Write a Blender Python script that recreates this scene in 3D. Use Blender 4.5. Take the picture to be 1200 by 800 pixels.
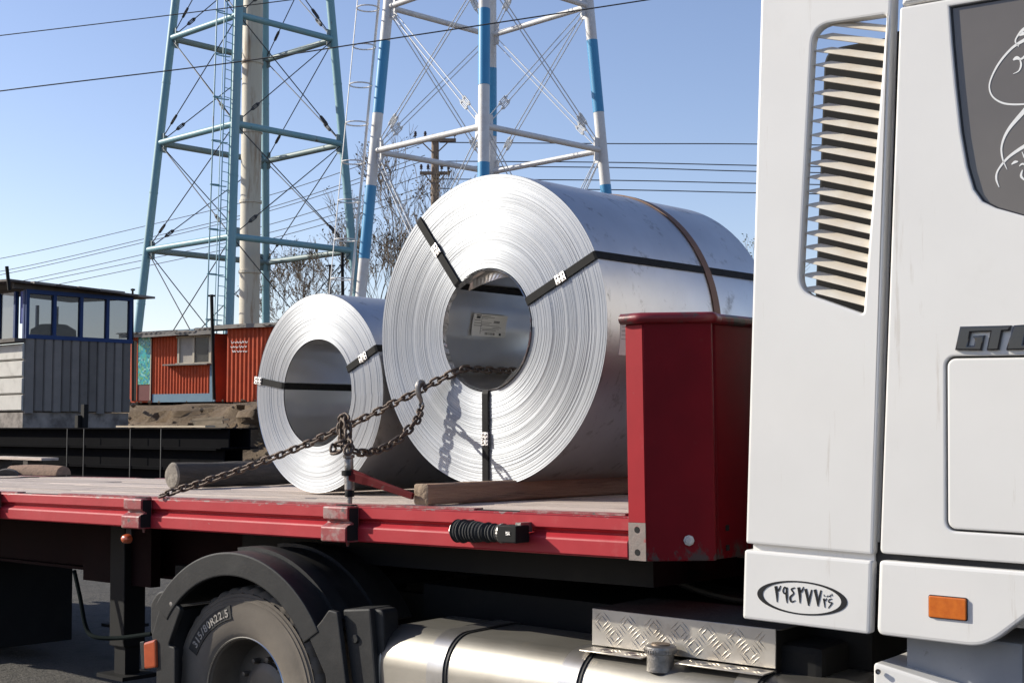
import bpy, bmesh, math, random
from mathutils import Vector, Matrix, noise as mnoise
random.seed(7)
R = math.radians
for o in list(bpy.data.objects): bpy.data.objects.remove(o)
scene = bpy.context.scene
col = scene.collection

# ------------------------------------------------------------------ camera
F, CAM, YAW, PITCH = 1600.0, Vector((0, -4.39, 1.93)), R(47), math.atan(100/1600)
AX = Vector((-math.cos(YAW), math.sin(YAW), 0)); RIGHT = Vector((math.sin(YAW), math.cos(YAW), 0))
FWD = AX*math.cos(PITCH) + Vector((0, 0, math.sin(PITCH))); UP = Vector((0, 0, math.cos(PITCH))) - AX*math.sin(PITCH)
cd = bpy.data.cameras.new('camera'); cam = bpy.data.objects.new('camera', cd); col.objects.link(cam)
cam.matrix_world = Matrix(((RIGHT.x, UP.x, -FWD.x, CAM.x), (RIGHT.y, UP.y, -FWD.y, CAM.y), (RIGHT.z, UP.z, -FWD.z, CAM.z), (0, 0, 0, 1)))
cd.sensor_width = 36; cd.lens = F/1200*36; cd.clip_end = 5000; cd.clip_start = .05
scene.camera = cam
# ------------------------------------------------------------------ sky, sun, exposure
SUN = Vector((-.88, -.50, .53)).normalized()
w = bpy.data.worlds.new('World'); scene.world = w; w.use_nodes = True
nt = w.node_tree; nt.nodes.clear()
sky = nt.nodes.new('ShaderNodeTexSky'); sky.sky_type = 'NISHITA'; sky.sun_disc = False
sky.sun_elevation = math.asin(SUN.z); sky.sun_rotation = math.atan2(SUN.x, SUN.y)
sky.air_density = 1.1; sky.dust_density = 1.0; sky.ozone_density = 2.4; sky.altitude = 1100
bg = nt.nodes.new('ShaderNodeBackground'); bg.inputs[1].default_value = .128
out = nt.nodes.new('ShaderNodeOutputWorld'); tint = nt.nodes.new('ShaderNodeMix'); tint.data_type = 'RGBA'; tint.blend_type = 'MULTIPLY'; tint.inputs[0].default_value = 1; tint.inputs[7].default_value = (1.13, .985, 1.01, 1)
nt.links.new(sky.outputs[0], tint.inputs[6]); nt.links.new(tint.outputs[2], bg.inputs[0]); nt.links.new(bg.outputs[0], out.inputs[0])
sl = bpy.data.lights.new('sun', 'SUN'); sl.energy = 5.0; sl.angle = R(.53); sl.color = (1, .94, .81)
so = bpy.data.objects.new('sun', sl); col.objects.link(so); so.rotation_euler = (-SUN).to_track_quat('-Z', 'Y').to_euler(); so.location = (-20, -20, 30)
vs = scene.view_settings; vs.view_transform = 'Standard'; vs.look = 'None'; vs.gamma = 1; vs.use_curve_mapping = False; vs.exposure = .4

# ------------------------------------------------------------------ surveying helpers (lens rays onto real planes)
def ray(x, y): return FWD*F + RIGHT*(x-600) + UP*(400-y)
def PY(x, y, Y=0.0): r = ray(x, y); return CAM + r*((Y-CAM.y)/r.y)
def PXx(x, y, X): r = ray(x, y); return CAM + r*((X-CAM.x)/r.x)
def PZ(x, y, Z): r = ray(x, y); return CAM + r*((Z-CAM.z)/r.z)
def PD(x, y, D): return CAM + ray(x, y)*(D/F)

# ------------------------------------------------------------------ materials
def new_mat(name):
    m = bpy.data.materials.new(name); m.use_nodes = True
    return m, m.node_tree, m.node_tree.nodes['Principled BSDF']
def N(nt, t, **kw):
    n = nt.nodes.new(t)
    for k, v in kw.items(): setattr(n, k, v)
    return n
def noise_node(nt, vec, scale, detail=4, rough=.55, dims='3D'):
    n = N(nt, 'ShaderNodeTexNoise'); n.noise_dimensions = dims
    n.inputs['Scale'].default_value = scale; n.inputs['Detail'].default_value = detail; n.inputs['Roughness'].default_value = rough
    if vec is not None: nt.links.new(vec, n.inputs['Vector'])
    return n
def ramp(nt, fac, a, b, ca=(0, 0, 0, 1), cb=(1, 1, 1, 1)):
    r = N(nt, 'ShaderNodeValToRGB'); e = r.color_ramp.elements
    e[0].position = a; e[1].position = b; e[0].color = ca; e[1].color = cb
    nt.links.new(fac, r.inputs[0]); return r
def mixc(nt, fac, a, b, blend='MIX'):
    m = N(nt, 'ShaderNodeMix', data_type='RGBA', blend_type=blend)
    for s, v in ((0, fac), (6, a), (7, b)):
        if hasattr(v, 'links'): nt.links.new(v, m.inputs[s])
        elif isinstance(v, (int, float)): m.inputs[s].default_value = v
        else: m.inputs[s].default_value = tuple(v)+(1,) if len(v) == 3 else v
    return m.outputs[2]
def mat(name, c, rough=.5, metal=0, c2=None, scale=6, dirt=None, dscale=3, dth=(.55, .7), damt=1.0, bump=0, bscale=40, stretch=(1, 1, 1),
        rough2=None, spec=None, coat=0, rand=0, coord='Object', dstretch=None, drough=None):
    m, nt, p = new_mat(name)
    tc = N(nt, 'ShaderNodeTexCoord'); mp = N(nt, 'ShaderNodeMapping'); mp.inputs['Scale'].default_value = stretch
    nt.links.new(tc.outputs[coord], mp.inputs[0]); v = mp.outputs[0]
    n1 = noise_node(nt, v, scale)
    r1 = ramp(nt, n1.outputs[0], .3, .7)
    colr = mixc(nt, r1.outputs[0], c, c2 if c2 else tuple(x*.86 for x in c))
    if dirt:
        v2 = v
        if dstretch:
            mp2 = N(nt, 'ShaderNodeMapping'); mp2.inputs['Scale'].default_value = dstretch
            nt.links.new(tc.outputs[coord], mp2.inputs[0]); v2 = mp2.outputs[0]
        n2 = noise_node(nt, v2, dscale, 8, .65); r2 = ramp(nt, n2.outputs[0], dth[0], dth[1])
        if damt < 1:
            mm = N(nt, 'ShaderNodeMath', operation='MULTIPLY'); nt.links.new(r2.outputs[0], mm.inputs[0]); mm.inputs[1].default_value = damt; fac = mm.outputs[0]
        else: fac = r2.outputs[0]
        colr = mixc(nt, fac, colr, dirt)
    if rand:
        oi = N(nt, 'ShaderNodeObjectInfo'); rr = ramp(nt, oi.outputs['Random'], 0, 1, (1-rand,)*3+(1,), (1+rand*.4,)*3+(1,))
        colr = mixc(nt, 1.0, colr, rr.outputs[0], 'MULTIPLY')
    nt.links.new(colr, p.inputs['Base Color'])
    p.inputs['Metallic'].default_value = metal
    if rough2 is not None:
        n3 = noise_node(nt, v, scale*1.7, 6); mr = N(nt, 'ShaderNodeMapRange'); mr.inputs[1].default_value = .3; mr.inputs[2].default_value = .7
        mr.inputs[3].default_value = rough; mr.inputs[4].default_value = rough2; nt.links.new(n3.outputs[0], mr.inputs[0]); nt.links.new(mr.outputs[0], p.inputs['Roughness'])
    else: p.inputs['Roughness'].default_value = rough
    if spec is not None: p.inputs['Specular IOR Level'].default_value = spec
    if coat: p.inputs['Coat Weight'].default_value = coat; p.inputs['Coat Roughness'].default_value = .08
    if bump:
        nb = noise_node(nt, v, bscale, 6, .6); b = N(nt, 'ShaderNodeBump'); b.inputs['Strength'].default_value = bump; b.inputs['Distance'].default_value = .02
        nt.links.new(nb.outputs[0], b.inputs['Height']); nt.links.new(b.outputs[0], p.inputs['Normal'])
    return m
M = {}
M['white'] = mat('white_paint', (.71, .695, .67), .34, c2=(.68, .665, .64), scale=3, dirt=(.5, .47, .42), dscale=5, dth=(.60, .82), damt=.16, coat=.25, bump=.015, bscale=3, rough2=.42)
M['slat'] = mat('slat_paint', (.70, .65, .56), .42, c2=(.64, .56, .45), scale=9, dirt=(.45, .33, .2), dscale=14, dth=(.52, .8), damt=.4)
M['black'] = mat('black_plastic', (.014, .014, .0145), .5, c2=(.02, .02, .02), scale=8, dirt=(.075, .07, .065), dscale=6, dth=(.5, .85), damt=.4, spec=.35, bump=.05, bscale=60, rough2=.6)
M['dark'] = mat('dark_chassis_paint', (.006, .006, .0065), .7, c2=(.009, .009, .009), spec=.2, dirt=(.014, .012, .011), dth=(.55, .8), scale=5, dscale=5)
M['rubber'] = mat('tyre_rubber', (.125, .108, .09), .9, c2=(.165, .143, .12), spec=.2, scale=4, dirt=(.22, .19, .155), dscale=3, dth=(.45, .75), damt=.6, bump=.06, bscale=90)
M['rubber_band'] = mat('clean_rubber', (.018, .018, .018), .6)
M['rubber_text'] = mat('raised_rubber_letters', (.34, .31, .275), .8)
M['rim'] = mat('dusty_steel_rim', (.16, .145, .125), .5, .5, c2=(.1, .09, .08), scale=5, dirt=(.2, .17, .14), dscale=6)
M['rimlip'] = mat('polished_rim_lip', (.75, .73, .7), .25, 1)
M['red'] = mat('faded_red_paint', (.40, .024, .034), .45, c2=(.34, .018, .026), scale=4, spec=.3, dirt=(.38, .13, .12), dscale=6, dth=(.58, .78), damt=.35, rough2=.55, bump=.03, bscale=14)
def add_chips(m, c, dscale, th, zlo=None, zhi=None, stretch=(1, 1, 1), seed=0):
    nt = m.node_tree; p = nt.nodes['Principled BSDF']; old = p.inputs['Base Color'].links[0].from_socket
    tc = N(nt, 'ShaderNodeTexCoord'); mp = N(nt, 'ShaderNodeMapping'); mp.inputs['Scale'].default_value = stretch; mp.inputs['Location'].default_value = (seed, seed*.7, seed*1.3)
    nt.links.new(tc.outputs['Object'], mp.inputs[0])
    n = noise_node(nt, mp.outputs[0], dscale, 9, .7); val = n.outputs[0]
    if zlo is not None:
        s = N(nt, 'ShaderNodeSeparateXYZ'); nt.links.new(tc.outputs['Object'], s.inputs[0])
        mr = N(nt, 'ShaderNodeMapRange'); mr.inputs[1].default_value = zlo; mr.inputs[2].default_value = zhi; mr.inputs[3].default_value = 0; mr.inputs[4].default_value = .3
        nt.links.new(s.outputs[2], mr.inputs[0]); a = N(nt, 'ShaderNodeMath', operation='ADD'); nt.links.new(val, a.inputs[0]); nt.links.new(mr.outputs[0], a.inputs[1]); val = a.outputs[0]
    r = ramp(nt, val, th, th+.05); nt.links.new(mixc(nt, r.outputs[0], old, c), p.inputs['Base Color'])
    return m
add_chips(M['white'], (.40, .36, .31), 34, .74, None, None, (1, 1, 1), 4)
add_chips(M['white'], (.60, .57, .53), 2.2, .60, None, None, (5, 5, .35), 9)
add_chips(M['red'], (.30, .22, .2), 9, .72, -.035, .004, (1, 3, 3), 3)
add_chips(M['red'], (.16, .12, .11), 5, .69, None, None, (1, 1, 1), 11)
M['redworn'] = add_chips(mat('scuffed_red_paint', (.27, .03, .035), .5, c2=(.22, .03, .035), scale=9, dirt=(.30, .24, .22), dscale=16, dth=(.48, .64), damt=.7, bump=.1, bscale=50), (.08, .07, .068), 12, .57)
M['redpost'] = add_chips(mat('shaded_headboard_red', (.17, .006, .011), .42, c2=(.13, .005, .009), scale=5, dirt=(.15, .05, .05), dscale=9, dth=(.64, .8), damt=.4, spec=.1), (.07, .05, .047), 7, .76, .02, -.19, (1, 1, .6), 5)  # headboard red darkened to hold the shade on its front faces
M['postred'] = add_chips(mat('sunlit_post_red', (.33, .013, .02), .5, c2=(.28, .011, .017), scale=6, dirt=(.36, .10, .10), dscale=8, dth=(.6, .75), damt=.4, spec=.2), (.2, .15, .14), 9, .66, None, None, (1, 1, .5), 8)  # lighter copy of that red for the sunlit, worn post strip
M['redcap'] = mat('cap_red_worn_to_steel', (.16, .010, .015), .4, c2=(.2, .014, .02), scale=8, dirt=(.055, .05, .048), dscale=6, dth=(.50, .58), bump=.1, bscale=40)
M['deckred'] = mat('shaded_underframe_red', (.012, .002, .0025), .8, c2=(.008, .002, .0025), scale=4, spec=.1)  # red taken near black to stand for the shade under the deck
M['primer'] = mat('grey_bare_steel', (.17, .15, .135), .55, .3, c2=(.26, .2, .18), scale=14, dirt=(.3, .06, .06), dscale=9, dth=(.55, .62), bump=.1, bscale=60)
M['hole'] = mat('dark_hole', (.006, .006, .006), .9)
M['plank'] = mat('weathered_deck_wood', (.56, .465, .40), .8, c2=(.44, .36, .305), scale=5, stretch=(.25, 5, 5), dirt=(.15, .12, .105), dscale=2.2, dth=(.56, .78), damt=.7, bump=.5, bscale=26, rand=.22, dstretch=(.5, 2, 2))
M['timber'] = mat('old_timber', (.34, .21, .135), .8, c2=(.21, .13, .088), scale=7, stretch=(6, .5, 6), dirt=(.06, .045, .035), dscale=4, dth=(.55, .75), bump=.6, bscale=18)
M['timber_end'] = mat('timber_end_grain', (.30, .22, .15), .85, c2=(.17, .12, .08), scale=22, bump=.6, bscale=40)
M['log'] = mat('barked_log', (.085, .07, .058), .9, c2=(.05, .042, .036), scale=6, stretch=(4, .8, 4), bump=.8, bscale=20)
M['log_end'] = mat('log_end_wood', (.26, .23, .19), .9, c2=(.15, .13, .11), scale=18, bump=.6, bscale=30)
M['pale_wood'] = mat('sawn_pale_wood', (.46, .38, .28), .8, c2=(.34, .28, .2), scale=6, bump=.2)
M['chain'] = mat('rusty_chain_steel', (.085, .066, .054), .55, .55, c2=(.13, .10, .08), scale=60, dirt=(.12, .06, .035), dscale=40, dth=(.5, .7), damt=.6, bump=.3, bscale=200)
M['galv'] = mat('greasy_zinc_steel', (.36, .34, .32), .4, .85, c2=(.2, .19, .18), scale=30, bump=.2, bscale=100)
M['lever'] = mat('red_lever_paint', (.12, .008, .01), .6, spec=.1, c2=(.09, .009, .011), dirt=(.1, .09, .08), dscale=30, dth=(.6, .7))
M['strap'] = mat('black_steel_strap', (.006, .006, .0065), .6, 0, c2=(.012, .012, .012), scale=20, spec=.12)
M['brown_strap'] = mat('rusty_brown_strap', (.11, .058, .036), .55, .3, c2=(.15, .085, .055), scale=14)
M['clip'] = mat('crimped_zinc_clip', (.6, .58, .56), .35, .9, c2=(.42, .4, .38), scale=60, bump=.3, bscale=150)
M['paper'] = mat('paper_label', (.66, .65, .62), .8, c2=(.6, .59, .56), scale=5)
M['print'] = mat('printed_ink', (.03, .03, .035), .8)
M['web'] = mat('rolled_black_webbing', (.02, .02, .021), .85, c2=(.035, .034, .033), scale=30, bump=.3, bscale=120)
M['lamp'] = mat('amber_lamp_lens', (.62, .16, .02), .2, c2=(.5, .11, .015), scale=40, coat=.5, bump=.05, bscale=220)
M['lampo'] = mat('orange_red_lens', (.45, .09, .03), .25, c2=(.38, .07, .025), scale=30, coat=.4)
M['clearlamp'] = mat('clear_lamp', (.6, .6, .58), .15)
M['glass'] = mat('dusty_tinted_glass', (.145, .128, .112), .25, c2=(.118, .104, .092), scale=2, spec=.5, coat=.3)
M['gasket'] = mat('black_gasket', (.012, .012, .014), .4)
M['decal'] = mat('white_decal', (.8, .8, .79), .5)
M['decal_black'] = mat('black_decal', (.01, .01, .011), .4)
M['chrome'] = mat('dark_chrome', (.03, .03, .036), .16, .6, coat=.8)
M['alu'] = None
def steel_like(name, base, base2, r0, r1, kind):
    """kind 'coil': lap lines by radius about local Y, anisotropic; 'wrap': outer sheet; 'tank': brushed"""
    m, nt, p = new_mat(name); tc = N(nt, 'ShaderNodeTexCoord'); v = tc.outputs['Object']
    p.inputs['Metallic'].default_value = 1
    n1 = noise_node(nt, v, 3 if kind != 'tank' else 5, 5)
    colr = mixc(nt, ramp(nt, n1.outputs[0], .3, .7).outputs[0], base, base2)
    rnode = N(nt, 'ShaderNodeMapRange'); rnode.inputs[3].default_value = r0; rnode.inputs[4].default_value = r1
    if kind == 'coil':
        s = N(nt, 'ShaderNodeSeparateXYZ'); nt.links.new(v, s.inputs[0])
        cx = N(nt, 'ShaderNodeCombineXYZ'); nt.links.new(s.outputs[0], cx.inputs[0]); nt.links.new(s.outputs[2], cx.inputs[2])
        ln = N(nt, 'ShaderNodeVectorMath', operation='LENGTH'); nt.links.new(cx.outputs[0], ln.inputs[0])
        wob = noise_node(nt, v, 2.2, 2); ma = N(nt, 'ShaderNodeMath', operation='MULTIPLY_ADD'); ma.inputs[1].default_value = .006
        nt.links.new(wob.outputs[0], ma.inputs[0]); nt.links.new(ln.outputs['Value'], ma.inputs[2])
        def rn(sc):
            a = N(nt, 'ShaderNodeTexNoise'); a.noise_dimensions = '1D'; a.inputs['Scale'].default_value = sc; a.inputs['Detail'].default_value = 3; nt.links.new(ma.outputs[0], a.inputs['W']); return a
        f = rn(190); g = rn(420)
        colr = mixc(nt, ramp(nt, f.outputs[0], .36, .5, (1, 1, 1, 1), (0, 0, 0, 1)).outputs[0], colr, tuple(x*.7 for x in base))
        nt.links.new(f.outputs[0], rnode.inputs[0])
        b = N(nt, 'ShaderNodeBump'); b.inputs['Strength'].default_value = .12; b.inputs['Distance'].default_value = .003
        nt.links.new(g.outputs[0], b.inputs['Height']); nt.links.new(b.outputs[0], p.inputs['Normal'])
        t = N(nt, 'ShaderNodeTangent', direction_type='RADIAL', axis='Y'); nt.links.new(t.outputs[0], p.inputs['Tangent'])
        p.inputs['Anisotropic'].default_value = .5; p.inputs['Anisotropic Rotation'].default_value = .25
    elif kind == 'wrap':
        n2 = noise_node(nt, v, 7, 9, .7)
        colr = mixc(nt, ramp(nt, n2.outputs[0], .57, .68).outputs[0], colr, (.30, .29, .285))
        mp = N(nt, 'ShaderNodeMapping'); mp.inputs['Scale'].default_value = (3, 9, 3); mp.inputs['Rotation'].default_value = (.9, .5, .2); nt.links.new(v, mp.inputs[0])
        n3 = noise_node(nt, mp.outputs[0], 1.3, 10, .72); n4 = noise_node(nt, v, 1.9, 3); mu = N(nt, 'ShaderNodeMath', operation='MULTIPLY')
        nt.links.new(ramp(nt, n3.outputs[0], .58, .66).outputs[0], mu.inputs[0]); nt.links.new(ramp(nt, n4.outputs[0], .46, .62).outputs[0], mu.inputs[1])
        colr = mixc(nt, mu.outputs[0], colr, (.24, .235, .23))
        nt.links.new(n2.outputs[0], rnode.inputs[0])
        b = N(nt, 'ShaderNodeBump'); b.inputs['Strength'].default_value = .12; b.inputs['Distance'].default_value = .02; nt.links.new(n1.outputs[0], b.inputs['Height']); nt.links.new(b.outputs[0], p.inputs['Normal'])
    else:
        mp = N(nt, 'ShaderNodeMapping'); mp.inputs['Scale'].default_value = (1, 30, 30); nt.links.new(v, mp.inputs[0])
        n2 = noise_node(nt, mp.outputs[0], 6, 6); nt.links.new(n2.outputs[0], rnode.inputs[0])
        n3 = noise_node(nt, v, 6, 7, .65); colr = mixc(nt, ramp(nt, n3.outputs[0], .6, .8).outputs[0], colr, (.42, .38, .32))
        b = N(nt, 'ShaderNodeBump'); b.inputs['Strength'].default_value = .06; b.inputs['Distance'].default_value = .02; nt.links.new(n1.outputs[0], b.inputs['Height']); nt.links.new(b.outputs[0], p.inputs['Normal'])
    nt.links.new(colr, p.inputs['Base Color']); nt.links.new(rnode.outputs[0], p.inputs['Roughness'])
    return m
M['coil_face'] = steel_like('galvanised_lap_edges', (.365, .38, .405), (.30, .315, .34), .46, .58, 'coil')
M['coil_wrap'] = steel_like('galvanised_sheet', (.62, .62, .63), (.53, .53, .54), .34, .50, 'wrap')
M['alu'] = steel_like('brushed_aluminium', (.36, .345, .315), (.31, .295, .265), .42, .55, 'tank')
M['tread_top'] = mat('shaded_tread_top', (.05, .046, .042), .75, .2, c2=(.08, .072, .065), scale=9, bump=.4, bscale=30, spec=.2)  # darker copy of the tread plate, shade on the step top painted in
M['strap_alu'] = mat('bright_strap_aluminium', (.62, .60, .57), .34, .9, c2=(.5, .48, .45), scale=9)
M['tread'] = mat('aluminium_tread_plate', (.62, .58, .52), .42, .75, c2=(.52, .48, .42), scale=8, dirt=(.28, .22, .16), dscale=7, dth=(.52, .75), damt=.6)
M['tower_teal'] = add_chips(mat('teal_tower_paint', (.135, .30, .36), .5, c2=(.17, .33, .38), scale=.8, stretch=(1, 1, .25), dirt=(.30, .36, .36), dscale=1.5, dth=(.5, .8), damt=.5), (.12, .075, .05), 3, .64, None, None, (1, 1, .4))
M['tower_dark'] = mat('grey_teal_brace_paint', (.13, .20, .21), .55, c2=(.18, .24, .24), scale=2, dirt=(.12, .07, .05), dscale=3, dth=(.6, .75))
M['rod'] = mat('dark_brace_rod', (.06, .062, .066), .5, .4)
M['rod_white'] = mat('white_brace_rod', (.62, .63, .64), .5)
M['riser'] = mat('rust_streaked_cream_pipe', (.56, .51, .42), .6, c2=(.46, .41, .33), scale=1.5, dirt=(.22, .10, .035), dscale=2.2, dth=(.52, .64), stretch=(1, 1, .12), damt=.85)
M['tower_white'] = mat('white_tower_paint', (.66, .65, .64), .5, c2=(.58, .57, .56), scale=1.5, dirt=(.36, .30, .25), dscale=2, dth=(.5, .75), damt=.55)
M['tower_blue'] = mat('blue_tower_paint', (.045, .27, .50), .45, c2=(.04, .235, .45), scale=1.5)
M['orange'] = mat('orange_cabin_paint', (.52, .085, .028), .65, c2=(.42, .062, .022), scale=2, dirt=(.2, .05, .03), dscale=3, dth=(.5, .75), damt=.5, spec=.2)
M['cabin_blue'] = mat('cabin_blue_trim', (.10, .20, .29), .6, c2=(.13, .24, .32), scale=4)
M['shack_blue'] = mat('shack_blue_frame', (.018, .042, .125), .6, c2=(.022, .05, .15), scale=4, spec=.2)
M['shack_grey'] = mat('grey_sheet_cladding', (.20, .18, .165), .65, spec=.2, c2=(.165, .15, .138), scale=3, dirt=(.1, .09, .085), dscale=3, dth=(.6, .8), damt=.5, rand=.3)
M['shack_white'] = mat('off_white_sheet', (.50, .48, .44), .55, c2=(.42, .40, .37), scale=3, dirt=(.2, .17, .14), dscale=3, dth=(.55, .8), damt=.6)
M['roof_grey'] = mat('weathered_roof_sheet', (.17, .155, .14), .8, c2=(.24, .22, .2), scale=4, bump=.3, bscale=10)
M['roof_dark'] = mat('dark_roof_board', (.07, .06, .052), .85, c2=(.12, .10, .09), scale=4, bump=.3, bscale=10)
M['winglass'] = None
M['plinth'] = mat('whitewashed_rubble', (.32, .28, .25), .9, c2=(.13, .115, .10), scale=3, dirt=(.12, .1, .09), dscale=3, dth=(.5, .65), bump=.8, bscale=6)
M['beam'] = mat('black_steel_section', (.006, .006, .007), .9, c2=(.008, .008, .009), scale=2, spec=.02)
M['strip_dark'] = mat('dull_binding_strip', (.05, .05, .05), .7)
M['pole'] = mat('weathered_pole', (.27, .20, .145), .85, c2=(.18, .135, .10), scale=2, stretch=(3, 3, .4))
M['wire'] = mat('black_cable', (.03, .03, .032), .6)
M['insul'] = mat('dark_insulator', (.05, .035, .03), .3)
M['curtain'] = mat('pale_blind', (.42, .38, .33), .9)
M['cream'] = mat('cream_frame', (.50, .44, .34), .6)
M['bark'] = mat('grey_bark', (.15, .12, .095), .9, c2=(.20, .165, .13), scale=5)
M['leaf'] = mat('dry_leaf', (.12, .085, .03), .8, c2=(.16, .10, .04), scale=1, rand=0)
M['leafg'] = mat('olive_leaf', (.10, .105, .03), .8, c2=(.15, .12, .04), scale=1)
def glass_mat():
    m, nt, p = new_mat('dusty_window_glass'); p.inputs['Base Color'].default_value = (.10, .10, .10, 1); p.inputs['Roughness'].default_value = .12
    tr = N(nt, 'ShaderNodeBsdfTransparent'); tr.inputs[0].default_value = (.75, .76, .77, 1); mx = N(nt, 'ShaderNodeMixShader'); mx.inputs[0].default_value = .38
    nt.links.new(tr.outputs[0], mx.inputs[1]); nt.links.new(p.outputs[0], mx.inputs[2]); nt.links.new(mx.outputs[0], nt.nodes['Material Output'].inputs[0]); return m
M['winglass'] = glass_mat()
def mosaic_mat():
    m, nt, p = new_mat('teal_mosaic_film'); tc = N(nt, 'ShaderNodeTexCoord'); v = N(nt, 'ShaderNodeTexVoronoi'); v.inputs['Scale'].default_value = 16; nt.links.new(tc.outputs['Object'], v.inputs[0])
    s = N(nt, 'ShaderNodeSeparateColor'); nt.links.new(v.outputs['Color'], s.inputs[0]); r = N(nt, 'ShaderNodeValToRGB'); nt.links.new(s.outputs[0], r.inputs[0])
    e = r.color_ramp.elements; e[0].color = (.01, .14, .2, 1); e[1].color = (.25, .6, .6, 1)
    for pos, c in ((.3, (.02, .3, .38, 1)), (.55, (.03, .42, .42, 1)), (.75, (.12, .35, .1, 1))): q = e.new(pos); q.color = c
    nt.links.new(r.outputs[0], p.inputs['Base Color']); p.inputs['Roughness'].default_value = .3; return m
M['mosaic'] = mosaic_mat()
def ground_mat(name, a, b, c, sc):
    m, nt, p = new_mat(name); tc = N(nt, 'ShaderNodeTexCoord'); v = tc.outputs['Object']
    n1 = noise_node(nt, v, sc, 8, .6); n2 = noise_node(nt, v, sc*14, 8, .7); n3 = noise_node(nt, v, sc*60, 4, .7)
    cc = mixc(nt, ramp(nt, n1.outputs[0], .35, .65).outputs[0], a, b); cc = mixc(nt, ramp(nt, n2.outputs[0], .5, .7).outputs[0], cc, c)
    nt.links.new(cc, p.inputs['Base Color']); p.inputs['Roughness'].default_value = .95
    ad = N(nt, 'ShaderNodeMath', operation='ADD'); nt.links.new(n2.outputs[0], ad.inputs[0]); nt.links.new(n3.outputs[0], ad.inputs[1])
    bu = N(nt, 'ShaderNodeBump'); bu.inputs['Strength'].default_value = .6; bu.inputs['Distance'].default_value = .08; nt.links.new(ad.outputs[0], bu.inputs['Height']); nt.links.new(bu.outputs[0], p.inputs['Normal'])
    return m
M['ground'] = ground_mat('dusty_yard_ground', (.055, .051, .046), (.07, .064, .057), (.035, .033, .03), .25)
M['bank'] = ground_mat('dry_earth', (.155, .108, .068), (.10, .07, .044), (.23, .175, .115), .9)

# ------------------------------------------------------------------ mesh helpers
class MB:
    def __init__(s): s.v = []; s.f = []
    def add(s, vs, fs):
        k = len(s.v); s.v += [Vector(q) for q in vs]; s.f += [[i+k for i in f] for f in fs]; return s
    def box(s, x0, x1, y0, y1, z0, z1):
        return s.add([(x, y, z) for x in (x0, x1) for y in (y0, y1) for z in (z0, z1)], [(0, 1, 3, 2), (4, 6, 7, 5), (0, 4, 5, 1), (2, 3, 7, 6), (0, 2, 6, 4), (1, 5, 7, 3)])
    def obox(s, p, u, v, w_):
        p, u, v, w_ = map(Vector, (p, u, v, w_))
        return s.add([p+u*a+v*b+w_*c for a in (0, 1) for b in (0, 1) for c in (0, 1)], [(0, 1, 3, 2), (4, 6, 7, 5), (0, 4, 5, 1), (2, 3, 7, 6), (0, 2, 6, 4), (1, 5, 7, 3)])
    def prism(s, poly, d0, d1, fn):
        """poly of 2D points, fn(a,b,d)->3D; solid between d0 and d1"""
        n = len(poly); s.add([fn(a, b, d0) for a, b in poly]+[fn(a, b, d1) for a, b in poly],
            [tuple(range(n))[::-1], tuple(range(n, 2*n))]+[(i, (i+1) % n, n+(i+1) % n, n+i) for i in range(n)]); return s
    def tube(s, pts, r, seg=8, cap=True, closed=False):
        pts = [Vector(p) for p in pts]; n = len(pts); rr = r if isinstance(r, (list, tuple)) else [r]*n
        up = None; vs = []; 
        for i, p in enumerate(pts):
            if closed: t = (pts[(i+1) % n]-pts[i-1]).normalized()
            else: t = (pts[min(i+1, n-1)]-pts[max(i-1, 0)]).normalized()
            if up is None: up = Vector((0, 0, 1)) if abs(t.z) < .9 else Vector((1, 0, 0))
            a = t.cross(up).normalized(); up = a.cross(t).normalized()
            for j in range(seg):
                th = 2*math.pi*j/seg; vs.append(p+(a*math.cos(th)+up*math.sin(th))*rr[i])
        fs = []
        for i in range(n if closed else n-1):
            for j in range(seg):
                i2 = (i+1) % n; fs.append((i*seg+j, i*seg+(j+1) % seg, i2*seg+(j+1) % seg, i2*seg+j))
        if cap and not closed: fs += [tuple(range(seg))[::-1], tuple(range((n-1)*seg, n*seg))]
        return s.add(vs, fs)
    def lathe(s, prof, c, seg=48, axis='Y', close=False):
        """prof: (radius, axial) list"""
        c = Vector(c); vs = []
        for r, a in prof:
            for j in range(seg):
                t = 2*math.pi*j/seg; x, z = r*math.cos(t), r*math.sin(t)
                vs.append(c+(Vector((x, a, z)) if axis == 'Y' else Vector((x, z, a)) if axis == 'Z' else Vector((a, x, z))))
        n = len(prof); fs = []
        for i in range(n if close else n-1):
            for j in range(seg): i2 = (i+1) % n; fs.append((i*seg+j, i*seg+(j+1) % seg, i2*seg+(j+1) % seg, i2*seg+j))
        return s.add(vs, fs)
    def build(s, name, m, parent=None, smooth=False, bevel=0, bseg=2, local=False, angle=35, flat_from=None):
        me = bpy.data.meshes.new(name); vs = s.v
        if parent is not None and not local:
            inv = root_of(parent).inverted(); vs = [inv @ q for q in vs]
        me.from_pydata([tuple(q) for q in vs], [], s.f); me.validate()
        bm = bmesh.new(); bm.from_mesh(me); bmesh.ops.recalc_face_normals(bm, faces=bm.faces)
        newf = None
        if bevel:
            es = [e for e in bm.edges if len(e.link_faces) == 2 and e.calc_face_angle(0) > R(25)]
            rb_ = bmesh.ops.bevel(bm, geom=es, offset=bevel, segments=bseg, profile=.6, affect='EDGES', clamp_overlap=True)
            bm.faces.index_update(); newf = {f.index for f in rb_['faces']}
        bm.to_mesh(me); bm.free()
        o = link_mesh(name, me, m, parent, smooth or bevel > 0, angle)
        if newf is not None and not smooth: me.polygons.foreach_set('use_smooth', [i in newf for i in range(len(me.polygons))])
        if flat_from is not None:
            for p in me.polygons:
                if p.index >= flat_from: p.use_smooth = False
        return o
WM = {}
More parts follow.
